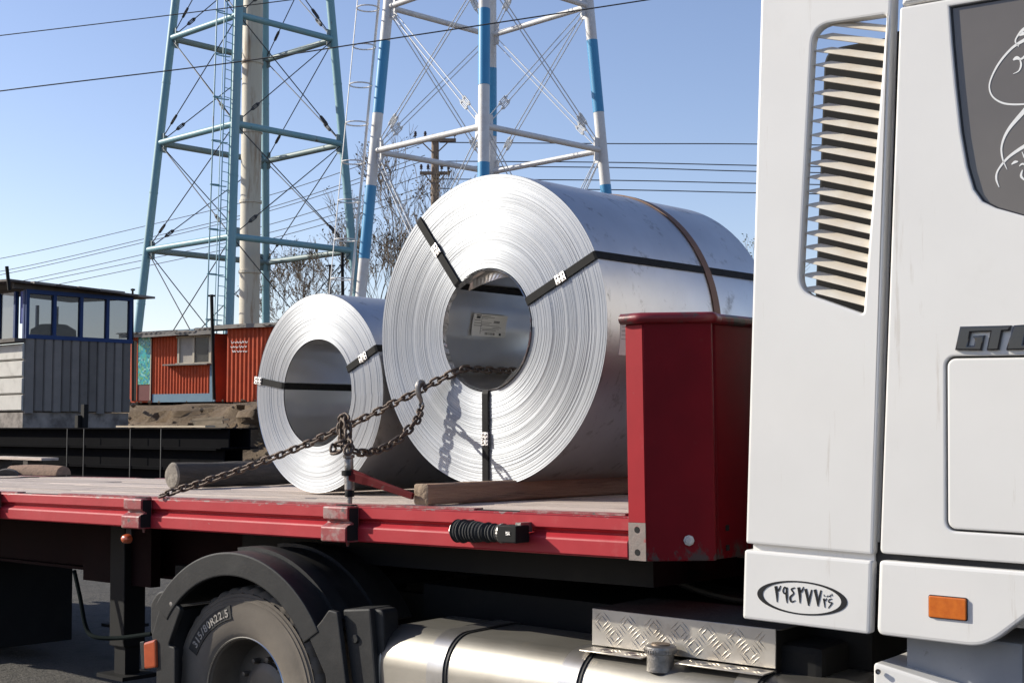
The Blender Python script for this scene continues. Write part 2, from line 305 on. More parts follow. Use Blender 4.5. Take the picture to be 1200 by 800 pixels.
def root_of(p):
    while p.parent: p = p.parent
    return WM.get(p.name, Matrix.Identity(4))
def link_mesh(name, me, m, parent=None, smooth=False, angle=35):
    o = bpy.data.objects.new(name, me); col.objects.link(o); me.materials.append(M[m] if isinstance(m, str) else m)
    if parent is not None: o.parent = parent
    if smooth:
        me.polygons.foreach_set('use_smooth', [True]*len(me.polygons)); me.set_sharp_from_angle(angle=R(angle))
    return o
def tag(o, label, cat, group=None):
    o['label'] = label; o['category'] = cat
    if group: o['group'] = group
    return o
def thing(name, label, cat, loc=(0, 0, 0), group=None, rot=None):
    o = bpy.data.objects.new(name, None); col.objects.link(o); o.location = loc; o.empty_display_size = .2
    mw = Matrix.Translation(Vector(loc))
    if rot: o.rotation_euler = rot; mw = mw @ o.rotation_euler.to_matrix().to_4x4()
    WM[o.name] = mw; return tag(o, label, cat, group)
def struct(o): o['kind'] = 'structure'; return o
from mathutils.geometry import tessellate_polygon
def plate(name, loops, m, parent, y0, y1, bevel=.008, fn=None, local=False):
    """solid plate from 2D outlines (first outer, rest holes) in the X,Z plane between depths y0 (front) and y1, with rounded front edges"""
    fn = fn or (lambda a, b, d: (a, d, b)); L2 = []
    for k, lp in enumerate(loops):
        q = [Vector((p[0], p[1])) for p in lp]; q = [p for i, p in enumerate(q) if (p-q[i-1]).length > 1e-5]
        ar = sum(q[i-1].x*q[i].y-q[i].x*q[i-1].y for i in range(len(q)))
        if (ar > 0) != (k == 0): q.reverse()               # outer counter-clockwise, holes clockwise: material lies on the left
        L2.append(q)
    def inset(q, d):
        r = []
        for i, p in enumerate(q):
            a = (p-q[i-1]).normalized(); b = (q[(i+1) % len(q)]-p).normalized(); na = Vector((-a.y, a.x)); nb = Vector((-b.y, b.x)); nn = na+nb
            nn = nn.normalized() if nn.length > 1e-6 else na; r.append(p+nn*d/max(.35, nn.dot(na)))
        return r
    bevel = min(bevel, (y1-y0)*.9); rings = [(bevel, y0), (bevel*.38, y0+bevel*.14), (bevel*.1, y0+bevel*.42), (0, y0+bevel), (0, y1)]
    vs = []; fs = []; caps = []
    for q in L2:
        n = len(q); st0 = len(vs)
        for d, y in rings: vs += [fn(p.x, p.y, y) for p in (inset(q, d) if d else q)]
        for i in range(len(rings)-1):
            for j in range(n): fs.append((st0+i*n+j, st0+i*n+(j+1) % n, st0+(i+1)*n+(j+1) % n, st0+(i+1)*n+j))
        caps.append((st0, n))
    nside = len(fs)
    for ri in (0, len(rings)-1):
        idx = []; polys = []
        for (st0, n), q in zip(caps, L2):
            qq = inset(q, rings[ri][0]) if rings[ri][0] else q; polys.append([Vector((p.x, p.y, 0)) for p in qq]); idx += [st0+ri*n+j for j in range(n)]
        for t in tessellate_polygon(polys): fs.append(tuple(idx[i] for i in t))
    return MB().add(vs, fs).build(name, m, parent, smooth=True, angle=32, local=local, flat_from=nside)
def spline(pts, n=8, closed=False):
    res = []; k = len(pts); P_ = [Vector(p) for p in pts]
    for i in range(k if closed else k-1):
        if closed: a, b, c, d = P_[i-1], P_[i], P_[(i+1) % k], P_[(i+2) % k]
        else: a, b, c, d = P_[max(i-1, 0)], P_[i], P_[i+1], P_[min(i+2, k-1)]
        for j in range(n):
            t = j/n; res.append(.5*((2*b)+(c-a)*t+(2*a-5*b+4*c-d)*t*t+(3*b-a-3*c+d)*t**3))
    if not closed: res.append(P_[-1])
    return res
def ribbon(mb, pts, ws, fn, d0, d1, n=7):
    """brush stroke: 2D points, widths; laid as a thin solid strip"""
    q = spline([(p[0], p[1], wd) for p, wd in zip(pts, ws)], n); vs = []
    for i, p in enumerate(q):
        t = (q[min(i+1, len(q)-1)]-q[max(i-1, 0)]); t = Vector((t.x, t.y)).normalized() if t.length > 0 else Vector((1, 0)); nn = Vector((-t.y, t.x))
        wd = max(p.z, .0002)/2
        for sgn in (-1, 1):
            for d in (d0, d1): vs.append(fn(p.x+nn.x*wd*sgn, p.y+nn.y*wd*sgn, d))
    fs = []
    for i in range(len(q)-1):
        a = i*4; b = a+4
        fs += [(a, a+2, b+2, b), (a+1, b+1, b+3, a+3), (a, b, b+1, a+1), (a+2, a+3, b+3, b+2)]
    fs += [(0, 1, 3, 2), tuple(len(vs)-4+k for k in (0, 2, 3, 1))]
    mb.add(vs, fs)
def rrect(x0, x1, z0, z1, r, n=6):
    res = []
    for cx, cz, a0 in ((x1-r, z1-r, 0), (x0+r, z1-r, 90), (x0+r, z0+r, 180), (x1-r, z0+r, 270)):
        for i in range(n+1): t = R(a0+90*i/n); res.append((cx+r*math.cos(t), cz+r*math.sin(t)))
    return res
def round_poly(pts, rs, n=6):
    res = []; k = len(pts)
    for i in range(k):
        p = Vector(pts[i]); a = Vector(pts[i-1]); b = Vector(pts[(i+1) % k]); r = rs[i] if isinstance(rs, (list, tuple)) else rs
        p0 = p+(a-p).normalized()*min(r, (a-p).length*.48); p1 = p+(b-p).normalized()*min(r, (b-p).length*.48)
        for j in range(n+1): t = j/n; q = p0*(1-t)**2+p*2*t*(1-t)+p1*t*t; res.append((q.x, q.y))
    return res
xz = lambda px, py, Y=0.0: (lambda q: (q.x, q.z))(PY(px, py, Y))

# ================================================================== SETTING
mb = MB(); S = 1800; mb.add([(-S, -S, 0), (S, -S, 0), (S, S, 0), (-S, S, 0)], [(0, 1, 2, 3)])
g_ = struct(mb.build('ground', 'ground'))
# raised yard behind with an eroded earth bank
xs = [-900, -300, -140, -90, -70] + [-60+.28*i for i in range(160)] + [-10, 20, 80, 300, 900]
rows = [(15.0, -.15), (15.25, .4), (15.5, .85), (15.7, 1.2), (15.85, 1.5), (16.0, 1.75), (16.12, 1.95), (16.22, 2.12), (16.32, 2.28), (16.45, 2.42), (16.65, 2.53), (16.95, 2.59), (17.5, 2.61), (19, 2.62), (22, 2.62), (40, 2.6), (120, 2.6), (500, 2.6), (1700, 2.6)]
vs_, fs_ = [], []
for i, x in enumerate(xs):
    for j, (y, z) in enumerate(rows):
        a = .75 if j < 12 else 0
        nv = mnoise.noise(Vector((x*.45, y*.6, z*.9))) + .6*mnoise.noise(Vector((x*1.3, y*1.9, z*2.1))) + .45*mnoise.noise(Vector((x*3.7, y*3, z*4)))
        zz = z + (.10*mnoise.noise(Vector((x*.8, 3, 1)))+.05*mnoise.noise(Vector((x*2.9, 3, 5))) if 8 < j < 14 else .06*nv if 0 < j < 9 else 0)
        vs_.append((x, y+a*nv, zz-.07 if j > 6 else zz))
nr = len(rows)
for i in range(len(xs)-1):
    for j in range(nr-1): fs_.append((i*nr+j, (i+1)*nr+j, (i+1)*nr+j+1, i*nr+j+1))
bank = struct(MB().add(vs_, fs_).build('earth_bank', 'bank', smooth=True, angle=50))
# loose stones and clods along the bank
mb = MB()
for k in range(500):
    x = random.uniform(-48, -22); t = random.random(); y = 14.2+2.6*t+random.uniform(-.3, .3); z = 0 if y < 14.9 else min(2.58, (y-15)*1.85)
    s_ = random.uniform(.02, .09)*(1.5 if random.random() < .1 else 1); q = [(1, 0, 0), (-1, 0, 0), (0, 1, 0), (0, -1, 0), (0, 0, .8), (0, 0, -.8)]
    mb.add([(x+a*s_*random.uniform(.6, 1.2), y+b*s_*random.uniform(.6, 1.2)-.1, z+c*s_+.02) for a, b, c in q], [(0, 2, 4), (2, 1, 4), (1, 3, 4), (3, 0, 4), (2, 0, 5), (1, 2, 5), (3, 1, 5), (0, 3, 5)])
st = mb.build('rubble', 'bank'); st['kind'] = 'stuff'; st['label'] = 'loose stones and clods along the earth bank'; st['category'] = 'rubble'

# ================================================================== TRAILER (local frame: x=0 headboard corner, z=0 deck top)
TH = math.atan(.0149); T0 = Vector((-3.447, 0, 1.575)); TROT = (0, -TH, 0); TLEN = 12.4
trailer = thing('flatbed_trailer', 'red flatbed semi-trailer with worn timber deck and red headboard carrying two steel coils', 'trailer', T0, rot=TROT)
TMI = WM[trailer.name].inverted()
def tl(px, py, Y=0.0): return TMI @ PY(px, py, Y)
def deck(X): return 1.575 + .0149*(X-T0.x)
# deck planks
nP = 14; y0, y1 = .078, 2.42; pw = (y1-y0)/nP
for i in range(nP):
    x = -.03; cuts = sorted(random.uniform(2.5, TLEN-2.5) for _ in range(2)); ends = [0] + cuts + [TLEN]
    for a, b in zip(ends[:-1], ends[1:]):
        if b-a < .4: continue
        dz = random.uniform(-.004, .0015)
        MB().box(-b+.003, -max(a, .03)-.003, y0+i*pw+.003, y0+(i+1)*pw-.003, -.035+dz, dz).build('plank', 'plank', trailer, local=True, bevel=.003, bseg=1)
# side rails: rolled profile with a groove, the top flange broken by slots
prof = [(.07, -.006), (.012, -.006), (.006, -.012), (.006, -.066), (.034, -.078), (.034, -.086), (-.004, -.104), (-.008, -.110), (-.008, -.172), (-.002, -.178), (.07, -.178), (.07, -.165), (.05, -.16), (.05, -.02), (.07, -.018)]
slots = [(tl(553, 596).x, tl(607, 601).x), (tl(18, 576).x, tl(66, 576).x), (-7.6, -7.3), (-10.2, -9.9)]
for side in (0, 1):
    f = (lambda a, b, d: (d, a, b)) if side == 0 else (lambda a, b, d: (d, 2.5-a, b))
    rail = MB().prism(prof, -TLEN, -.002, f).build('side_rail', 'red', trailer, local=True, bevel=.003, bseg=1)
    edges = [-TLEN] + [e for s in sorted(slots) for e in s] + [-.03]
    mb = MB()
    for a, b in zip(edges[0::2], edges[1::2]):
        yy = (.014, .073) if side == 0 else (2.427, 2.486); mb.box(a, b, yy[0], yy[1], -.0055, .003)
    mb.build('rail_flange', 'redworn', rail, local=True)
    for a, b in slots: MB().box(a+.004, b-.004, .022 if side == 0 else 2.43, .07 if side == 0 else 2.478, -.0055, -.0035).build('lashing_slot', 'hole', rail, local=True)
    for k, xp in enumerate([-1.853-1.828*j for j in range(6)]):          # stake pockets
        sc = .08; pr = [(a-sc if a < .06 else a-.02, b) for a, b in prof[1:10]] + [(0, -.178), (0, -.006)]
        pk = MB().prism(pr, xp, xp+.185, f).build('stake_pocket', 'redworn', trailer, local=True, bevel=.008, bseg=2)
        yh = -.02 if side == 0 else 2.46
        MB().box(xp+.035, xp+.15, yh, yh+.045, -.004, .001).build('pocket_hole', 'hole', pk, local=True)
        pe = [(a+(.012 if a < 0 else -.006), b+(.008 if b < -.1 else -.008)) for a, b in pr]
        MB().prism(pe, xp+.1845, xp+.1865, f).build('shaded_end', 'hole', pk, local=True)  # dark plate painting in the shade on the pocket's forward end
        MB().tube([f(.0, -.178, xp+.1), f(.0, -.205, xp+.1)], [.012, .006], 6).build('drain_stub', 'redworn', pk, local=True)
# underframe
for y in (.72, 1.68):
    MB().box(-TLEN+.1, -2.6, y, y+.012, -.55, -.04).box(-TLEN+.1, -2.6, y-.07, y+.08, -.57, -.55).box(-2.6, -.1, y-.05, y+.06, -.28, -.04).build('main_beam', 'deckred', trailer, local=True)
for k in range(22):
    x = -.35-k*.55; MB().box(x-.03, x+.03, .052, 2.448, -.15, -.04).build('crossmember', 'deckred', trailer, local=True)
MB().box(-3.2, -.2, .42, 2.08, -.34, -.155).build('coupling_plate', 'dark', trailer, local=True)
MB().lathe([(0, -.42), (.045, -.42), (.045, -.3)], (-2.6, 1.25, 0), 20, 'Z').build('king_pin', 'galv', trailer, local=True)
# big dark locker under the deck
q = tl(85, 700, 1.7); lb = tl(60, 774, 1.0)
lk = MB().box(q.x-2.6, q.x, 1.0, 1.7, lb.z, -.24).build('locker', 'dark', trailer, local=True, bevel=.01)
MB().box(q.x-2.5, q.x-.1, .985, .9995, lb.z+.06, -.3).build('locker_door', 'dark', lk, local=True)
for q_ in (.3, 1.3): MB().tube([(q.x-q_, 1.1, -.24), (q.x-q_, 1.1, -.05)], .02, 6).build('hanger', 'dark', lk, local=True)
# landing gear
for y in (.5, 1.85):
    a = tl(137, 700, y)
    lg = MB().box(a.x-.09, a.x+.09, y, y+.16, -1.02, -.15).build('landing_leg', 'dark', trailer, local=True, bevel=.008)
    MB().box(a.x-.065, a.x+.065, y+.025, y+.135, -1.2, -1.02).build('inner_tube', 'dark', lg, local=True)
    MB().box(a.x-.16, a.x+.16, y-.05, y+.21, -1.225, -1.2).build('foot', 'dark', lg, local=True)
pts = [tl(87, 668, .35), tl(94, 700, .35), tl(101, 735, .35), tl(112, 746, .35), tl(140, 747, .4), tl(178, 742, .4)]
MB().tube(spline(pts, 5), .014, 8).build('brace_tube', mat('teal_dark_tube', (.006, .01, .01), .9, spec=.05), trailer, local=True, smooth=True)
a, b = tl(157, 690, .7), tl(150, 740, .7); MB().tube([a, b], .03, 6).build('brace_strut', 'dark', trailer, local=True)
a = tl(137, 650, .6); MB().box(a.x-.35, a.x+.5, .55, .62, -.62, -.15).build('gusset', 'deckred', trailer, local=True)
# amber marker lamp under the rail
a = tl(148.5, 631, .03); mb = MB()
lo = MB().lathe([(0, -.03), (.015, -.028), (.028, -.018), (.034, 0), (.034, .012)], (0, 0, 0), 20, 'Y')
lo.v = [Vector((v.x*1.3, v.y, v.z*.85))+a for v in lo.v]; ml = lo.build('marker_lamp', 'lampo', trailer, local=True, smooth=True)
MB().box(a.x-.03, a.x+.03, a.y+.012, a.y+.03, a.z-.02, -.17).build('lamp_bracket', 'dark', ml, local=True)
# rear axles (out of frame, three pairs)
def wheel_parts(root, cx, cy, cz, name='wheel', sgn=1, full=False, dual=False, local=True):
    """wheel at centre (cx,cz), outer face at y=cy, body going sgn*y"""
    Y = lambda y: cy+sgn*y; ts = 1.02 if full else 1
    prof = [(.29, .045), (.305, .028), (.33, .016), (.36, .010), (.40, .006), (.44, .008), (.462, .012), (.470, .010), (.474, .014), (.486, .015), (.490, .013), (.494, .018), (.504, .021), (.508, .019), (.512, .025), (.524, .034), (.534, .046), (.538, .06), (.538, .10), (.530, .103), (.530, .112), (.538, .115), (.538, .20), (.530, .203), (.530, .212), (.538, .215), (.538, .255), (.53, .29), (.48, .31), (.36, .31), (.29, .28)]
    seg = 120 if full else 40; mb = MB(); vs = []; n = len(prof)
    prof = [(r*ts if r > .34 else r-.01, a) for r, a in prof]
    for i, (r, a) in enumerate(prof):
        for j in range(seg):
            rr = r - (.012 if full and (.025 <= a <= .10 or .215 <= a <= .27) and r > .51 and j % 3 == 0 else 0)
            t = 2*math.pi*(j+(.25 if full else 0))/seg; vs.append((cx+rr*math.cos(t), Y(a), cz+rr*math.sin(t)))
    mb.add(vs, [(i*seg+j, i*seg+(j+1) % seg, (i+1)*seg+(j+1) % seg, (i+1)*seg+j) for i in range(n-1) for j in range(seg)])
    tyre = mb.build('tyre', 'rubber', root, local=local, smooth=True, angle=28)
    if dual:
        mb2 = MB(); mb2.lathe([(r, sgn*(a+.35)) for r, a in prof], (cx, cy, cz), 48); mb2.build('inner_tyre', 'rubber', root, local=local, smooth=True, angle=28)
    rp = [(.285, .03), (.294, .026), (.298, .032), (.294, .040), (.284, .05), (.278, .07), (.268, .12), (.262, .17), (.25, .2), (.20, .19), (.15, .19), (.145, .165), (.12, .155), (.1, .15), (0, .148)]
    if sgn < 0 or full: pass
    rim = MB().lathe([(r, sgn*a) for r, a in rp], (cx, cy, cz), 64).build('rim', 'rim', root, local=local, smooth=True, angle=30)
    if full:
        MB().lathe([(.287, .027), (.293, .0225), (.298, .028), (.293, .034)], (cx, cy, cz), 80, close=True).build('rim_lip', 'rimlip', rim, local=local, smooth=True)
        for k in range(10):
            t = R(36*k+10); x, z = cx+.168*math.cos(t), cz+.168*math.sin(t)
            MB().lathe([(0, sgn*.145), (.014, sgn*.147), (.016, sgn*.16), (.016, sgn*.19)], (x, cy, z), 6).build('wheel_nut', 'rim', rim, local=local)
    return tyre
for k in range(3):
    ax_ = -9.3-1.31*k
    MB().lathe([(.06, .3), (.06, 2.2)], (ax_, 0, -.86), 12).build('axle', 'dark', trailer, local=True)
    for cy, sg in ((.02, 1), (2.48, -1)): wheel_parts(trailer, ax_, cy, -.86, sgn=sg)
# headboard
hb_poly = [(0, -.002), (.088, -.002), (.295, .183), (.285, .205), (.245, .215), (.245, .245), (.262, .255), (.262, 2.245), (.245, 2.255), (.245, 2.285), (.285, 2.295), (.295, 2.317), (.088, 2.502), (0, 2.502), (0, 2.46), (.05, 2.42), (.2, 2.29), (.21, 2.2), (.21, .3), (.2, .21), (.05, .08), (0, .04)]
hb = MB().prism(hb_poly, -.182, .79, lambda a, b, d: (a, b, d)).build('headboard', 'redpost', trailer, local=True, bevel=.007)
cap = [(-.01, -.012), (.088, -.012), (.30, .178), (.275, .235), (.262, .27), (.262, 2.23), (.275, 2.265), (.30, 2.322), (.088, 2.512), (-.01, 2.512)]
cp = []
for i in range(len(cap)-1):
    a, b = Vector(cap[i]), Vector(cap[i+1]); kk = 6
    cp += [a.lerp(b, t/kk) for t in range(kk)]
cp.append(Vector(cap[-1])); sec = [(-.03, -.012), (-.022, .018), (0, .03), (.022, .022), (.032, .0), (.02, -.018)]
tb = MB().tube([(p.x, p.y, .79) for p in cp], .024, 10); tb.v = [Vector((v.x, v.y, .792+(v.z-.79)*.95)) for v in tb.v]
tb.build('top_rail', 'redcap', hb, local=True, smooth=True, angle=50)
MB().box(.0, .0865, -.0045, .002, -.181, -.03).build('gusset_plate', 'primer', hb, local=True)
for zz in (-.058, -.148):
    a = tl(745, 615 if zz > -.1 else 646); MB().lathe([(0, -.006), (.013, -.006), (.013, 0)], (.044, 0, zz), 20).build('bolt_hole', 'hole', hb, local=True)
nrm = Vector((.187, -.212, 0)).normalized(); base = Vector((.088, -.002, 0)).lerp(Vector((.30, .185, 0)), .6)
mb = MB()
for rr, hh in ((.022, .008), (.014, .018)): mb.tube([base+Vector((0, 0, -.10)), base+Vector((0, 0, -.10))+nrm*hh], rr, 8)
mb.build('bolt_head', 'clip', hb, local=True, bevel=.002)
for zz in (-.06, -.14): MB().box(.2615, .264, .30, .325, zz-.012, zz+.012).build('bolt_hole', 'hole', hb, local=True)
MB().box(.002, .086, -.0046, -.0018, -.029, .765).build('sunlit_post_face', 'postred', hb, local=True)  # thin added plate, sunlight on the post put into its lighter red
# strap winch with rolled webbing on the rail
a = tl(530, 621, -.09); b = tl(607, 627, -.09); xa, xb, zc = a.x, b.x, (a.z+b.z)/2; yc = -.062
pr = [(.012, -.02), (.012, 0)]; n = 30
wp = [(.0, -.02), (.03, -.02), (.034, -.012), (.03, -.004), (.03, 0)]
L_ = xb-xa; rollp = [(.028, -.012)]
for i in range(15): t = i/14; rollp += [(.050-.012*t+random.uniform(-.004, .003), L_*(.0+.66*t)), (.052-.013*t+random.uniform(-.003, .004), L_*(.02+.66*t)), (.040-.009*t, L_*(.035+.66*t))]
win = MB().lathe([(0, -.012)]+rollp+[(.03, L_*.72), (0, L_*.72)], (xa, yc, zc), 28, 'X').build('strap_winch', 'web', trailer, local=True, smooth=True, angle=40)
MB().lathe([(0, -.022), (.02, -.022), (.02, -.016), (.036, -.016), (.036, -.006), (0, -.006)], (xa, yc, zc), 8, 'X').build('spindle_end', 'galv', win, local=True)
MB().lathe([(.0, L_*.70), (.043, L_*.70), (.043, L_*.725), (0, L_*.725)], (xa, yc, zc), 20, 'X').build('collar', 'galv', win, local=True)
MB().box(xa+L_*.725, xb, yc-.042, yc+.045, zc-.037, zc+.037).build('ratchet_case', 'dark', win, local=True, bevel=.006)
MB().box(xa+L_*.86, xa+L_*.92, yc-.045, yc-.042, zc-.004, zc+.012).build('case_mark', 'clip', win, local=True)
for q_ in (xa+.01, xb-.04): MB().box(q_, q_+.03, yc, .012, zc+.005, zc+.048).build('bracket', 'galv', win, local=True)

# ================================================================== TRACTOR
TYAW, TPIT, TO = R(6), R(.9), Vector((-5.82, -.2, .56))      # tractor stands at a slight angle to the trailer
TRM = Matrix.Translation(TO) @ Matrix.Rotation(TYAW, 4, 'Z') @ Matrix.Rotation(TPIT, 4, 'Y') @ Matrix.Translation(-TO) @ Matrix.Translation((0, -.2, 0))
TRI = (TRM @ Matrix.Translation((0, .2, 0))).inverted(); PY_world = PY
def PY(x, y, Y=0.0):
    c = TRI @ CAM; r = TRI.to_3x3() @ ray(x, y); return c + r*((Y-.2-c.y)/r.y) + Vector((0, .2, 0))
tractor = thing('tractor_truck', 'white tractor truck cab with louvred side fairing, aluminium fuel tank and black wheel arch', 'truck', (-2.3, 1.25, 0))
tractor.matrix_world = TRM @ Matrix.Translation((-2.3, 1.25, 0))
def edge_line(a, b):
    a, b = PY(*a), PY(*b); return lambda z: a.x+(b.x-a.x)*(z-a.z)/(b.z-a.z)
ezL = edge_line((873, 725), (893, 0)); ezR = edge_line((1021, 742), (1046, 0)); ezC = edge_line((1029, 742), (1056, 0))
zg = PY(875, 636).z; ztop = 4.0
louv = [xz(954, 31), xz(1040, 18), xz(1013, 368), xz(938, 341)]
louvr = round_poly(louv, [.075, .014, .014, .065], 8)
fair = plate('side_fairing', [round_poly([(ezL(ztop), ztop), (ezL(zg), zg), (ezR(zg), zg-.008), (ezR(ztop), ztop)], [.05, .012, .012, .05]), louvr], 'white', tractor, -.012, .032, .011)
# rolled inner return along the front edge of the fairing
MB().tube([(ezR(z)-.012, .045, z) for z in (zg+.02, 2, 3, ztop-.05)], .016, 12).build('fairing_return', 'white', fair, smooth=True)
MB().tube([(ezL(z)+.014, .04, z) for z in (zg+.02, 2, 3, ztop-.05)], .014, 10).build('fairing_return', 'white', fair, smooth=True)
zl = PY(875, 643).z; zb_ = PY(873, 724).z
low = plate('lower_fairing', [round_poly([(ezL(zl)-.002, zl), (ezL(zb_)-.002, zb_), (ezR(zb_), zb_-.006), (ezR(zl), zl-.006)], .014)], 'white', tractor, -.018, .03, .012)
MB().box(ezL(zl)+.02, ezR(zl)-.004, .014, .03, zl-.03, zg+.03).build('joint_strip', 'white', low)
MB().add([(ezR(zb_)-.03, .075, zb_+.02), (ezC(zb_)+.05, .075, zb_+.02), (ezC(3.45)+.05, .075, 3.45), (ezR(3.45)-.03, .075, 3.45)], [(0, 1, 2, 3)]).build('gap_shade', 'gasket', fair)  # black strip painting in the shade of the open gap beside the cab
# louvre blades
for i in range(20):
    yr = 37.3+16.9*i; yl = yr-(9+9*i/19)-1; fx = (yr-18)/350
    A = PY(954-16*min(1, max(0, (yl-31)/310))+2, yl, .008); B = PY(1040-27*fx, yr, .008)
    if i == 0: A = PY(972, 29.5, .008)
    vs = []; K = 10
    for k in range(K+1):
        t = k/K; p = A.lerp(B, t); h = .031*min(1, .4+3.2*t)
        arch = .0
        p = p+Vector((0, 0, arch)); dep = .034
        vs += [p, p+Vector((0, .004, h*.35)), p+Vector((0, dep, h)), p+Vector((0, dep+.003, h-.004)), p+Vector((0, .008, -.001))]
    fs = []
    for k in range(K):
        for j in range(5): fs.append((k*5+j, k*5+(j+1) % 5, (k+1)*5+(j+1) % 5, (k+1)*5+j))
    fs += [(0, 1, 2, 3, 4), tuple(K*5+j for j in range(5))[::-1]]
    MB().add(vs, fs).build('slat', 'slat', fair, smooth=True, angle=40)
# black intake stack behind the louvre
ik = PY(1000, 200, .28)
q0, q1 = PY(966, 58, .36), PY(944, 350, .36)
mb = MB().prism(round_poly([(q0.x, q0.z), (q1.x, q1.z-1.0), (q1.x+.62, q1.z-1.0), (q0.x+.62, q0.z+.02)], [.07, .02, .02, .06]), .36, .85, lambda a, b, d: (a, d, b))
intake = mb.build('air_intake', 'dark', tractor, bevel=.01)
for k in range(16): z = q0.z-.12-k*.066; MB().box(q0.x+.30, q0.x+.35, .345, .362, z, z+.03).build('clip', 'black', intake)
# cab core
core = MB().box(-2.36, -.35, .055, 2.445, 1.30, 3.95).build('cab_body', 'white', tractor, bevel=.05, bseg=3)
zj = PY(1075, 9).z+.012; zdoor = PY(1115, 656).z+.006
win_l = [xz(*p) for p in ((1113.5, 8.5), (1116.5, 50), (1121, 100), (1127, 155), (1134, 195), (1142, 222), (1152, 236), (1168, 244), (1200, 253))]
ztw = win_l[0][1]; zbw = win_l[-1][1]
whole = win_l + [(-1.42, zbw-.11), (-1.0, zbw-.19), (-.9, zbw-.17), (-.83, zbw-.08), (-.84, ztw-.2), (-.9, ztw-.06), (-1.0, ztw-.01), (-1.1, ztw), (-1.5, ztw), (-2.0, ztw)]
tb0 = rrect(xz(1109, 500)[0], -1.45, xz(1120, 622)[1], xz(1150, 417)[1], .035)
tbi = rrect(xz(1109, 500)[0]+.007, -1.457, xz(1120, 622)[1]+.007, xz(1150, 417)[1]-.007, .03)
side = plate('side_panel', [round_poly([(ezC(zj-.004), zj-.004), (ezC(zdoor), zdoor), (-.52, zdoor), (-.52, 2.5), (-.67, zj-.004)], [.012, .02, .05, .2, .08]), whole, tb0], 'white', tractor, -.01, .052, .008)
plate('roof_panel', [round_poly([(ezC(zj+.004)+.005, zj+.004), (-.67, zj+.004), (-.8, 4.0), (ezC(4.0)+.05, 4.0)], [.01, .01, .1, .15])], 'white', tractor, -.008, .054, .014)
box_ = plate('locker_door', [tbi], 'white', tractor, -.0085, .05, .008)
MB().add([(x, .047, z) for x, z in ((-2.36, 1.55), (-1.42, 1.55), (-1.42, 2.32), (-2.36, 2.32))], [(0, 1, 2, 3)]).build('door_gap', 'gasket', box_)
# window: gasket ring and dusty glass
cxw = sum(p[0] for p in whole)/len(whole); czw = sum(p[1] for p in whole)/len(whole)
shr = lambda k: [(cxw+(x-cxw)*k, czw+(z-czw)*k) for x, z in whole]
wnd = plate('side_window', [shr(1.006)], 'glass', tractor, .006, .05, .002)
plate('gasket', [shr(1.004), shr(.989)], 'gasket', wnd, .001, .0058, .002)
# calligraphy stickers on the glass
mb = MB(); zf = lambda u, v, d: (lambda q: (q.x, d, q.z))(PY(1140+u/3.636, 20+v/3.636, .005))
SC = 1
def stroke(pts, ws): ribbon(mb, pts, ws, zf, .0045, .0059, 8)
stroke([(330, 45), (270, 72), (218, 100), (165, 135), (110, 200), (76, 268), (72, 312), (92, 347), (140, 370), (218, 372), (300, 360)], [4, 10, 13, 9, 8, 6, 6, 7, 8, 7, 3])
stroke([(260, 40), (218, 52), (188, 86), (182, 108), (196, 126)], [10, 12, 6, 6, 4]); stroke([(198, 80), (212, 72), (232, 70)], [6, 15, 10])
stroke([(172, 184), (188, 175), (205, 180), (225, 166)], [6, 15, 8, 10]); stroke([(200, 180), (206, 204), (196, 230), (172, 243)], [5, 8, 5, 2])
stroke([(320, 300), (270, 345), (218, 402), (152, 480), (124, 545), (126, 600), (146, 650)], [6, 14, 18, 12, 8, 7, 2])
stroke([(330, 500), (270, 525), (218, 552), (152, 598), (108, 652), (100, 690), (112, 725)], [4, 9, 14, 10, 7, 8, 3])
stroke([(165, 628), (180, 618), (193, 616)], [4, 11, 4]); stroke([(198, 636), (212, 626), (230, 634)], [3, 8, 4]); stroke([(212, 652), (206, 678), (222, 696)], [4, 10, 5])
stroke([(210, 575), (220, 600)], [3, 6]); stroke([(250, 600), (262, 640), (240, 690)], [4, 10, 3]); stroke([(250, 170), (280, 220), (260, 290)], [4, 12, 4])
mb.build('calligraphy_sticker', 'decal', wnd)
# model letters
gf = lambda u, v: xz(1060+u/5.714, 340+v/5.714)
em = plate('emblem_letters', [[gf(*p) for p in ((385, 245), (726, 237), (714, 274), (668, 277), (643, 402), (562, 404), (588, 280), (456, 285), (438, 374), (478, 372), (486, 332), (468, 309), (549, 303), (528, 405), (351, 402))]], 'chrome', tractor, -.024, -.0095, .005)
plate('emblem_letter', [[gf(*p) for p in ((744, 237), (838, 230), (808, 364), (1010, 354), (1000, 395), (691, 402))]], 'chrome', em, -.024, -.0095, .005)
# lower side panel with wheel arch and amber lamp
zp = PY(1115, 662).z; zq = PY(1115, 753.5).z
lowp = plate('lower_side_panel', [round_poly([(ezC(zp), zp), (ezC(zq)+.001, zq+.004), (-2.06, zq), (-2.0, zq+.03), (-1.86, zq+.15), (-.75, zq+.15), (-.55, zq), (-.42, zq), (-.42, zp)], [.016, .03, .05, .03, .05, .05, .05, .02, .02])], 'white', tractor, -.016, .05, .014)
MB().box(-2.5, -.42, .03, .12, zq+.16, zp+.06).build('sill', 'gasket', lowp)
l0, l1 = xz(1091, 699), xz(1135, 724); lz = (xz(1113, 698.5)[1], xz(1113, 724)[1])
lamp = plate('side_lamp', [rrect(l0[0], l1[0], lz[1]+.001, lz[0], .006)], 'lamp', tractor, -.026, -.0162, .004)
plate('lamp_bezel', [rrect(l0[0]-.003, l1[0]+.003, lz[1]-.002, lz[0]+.003, .008)], 'gasket', lamp, -.0185, -.0158, .001)
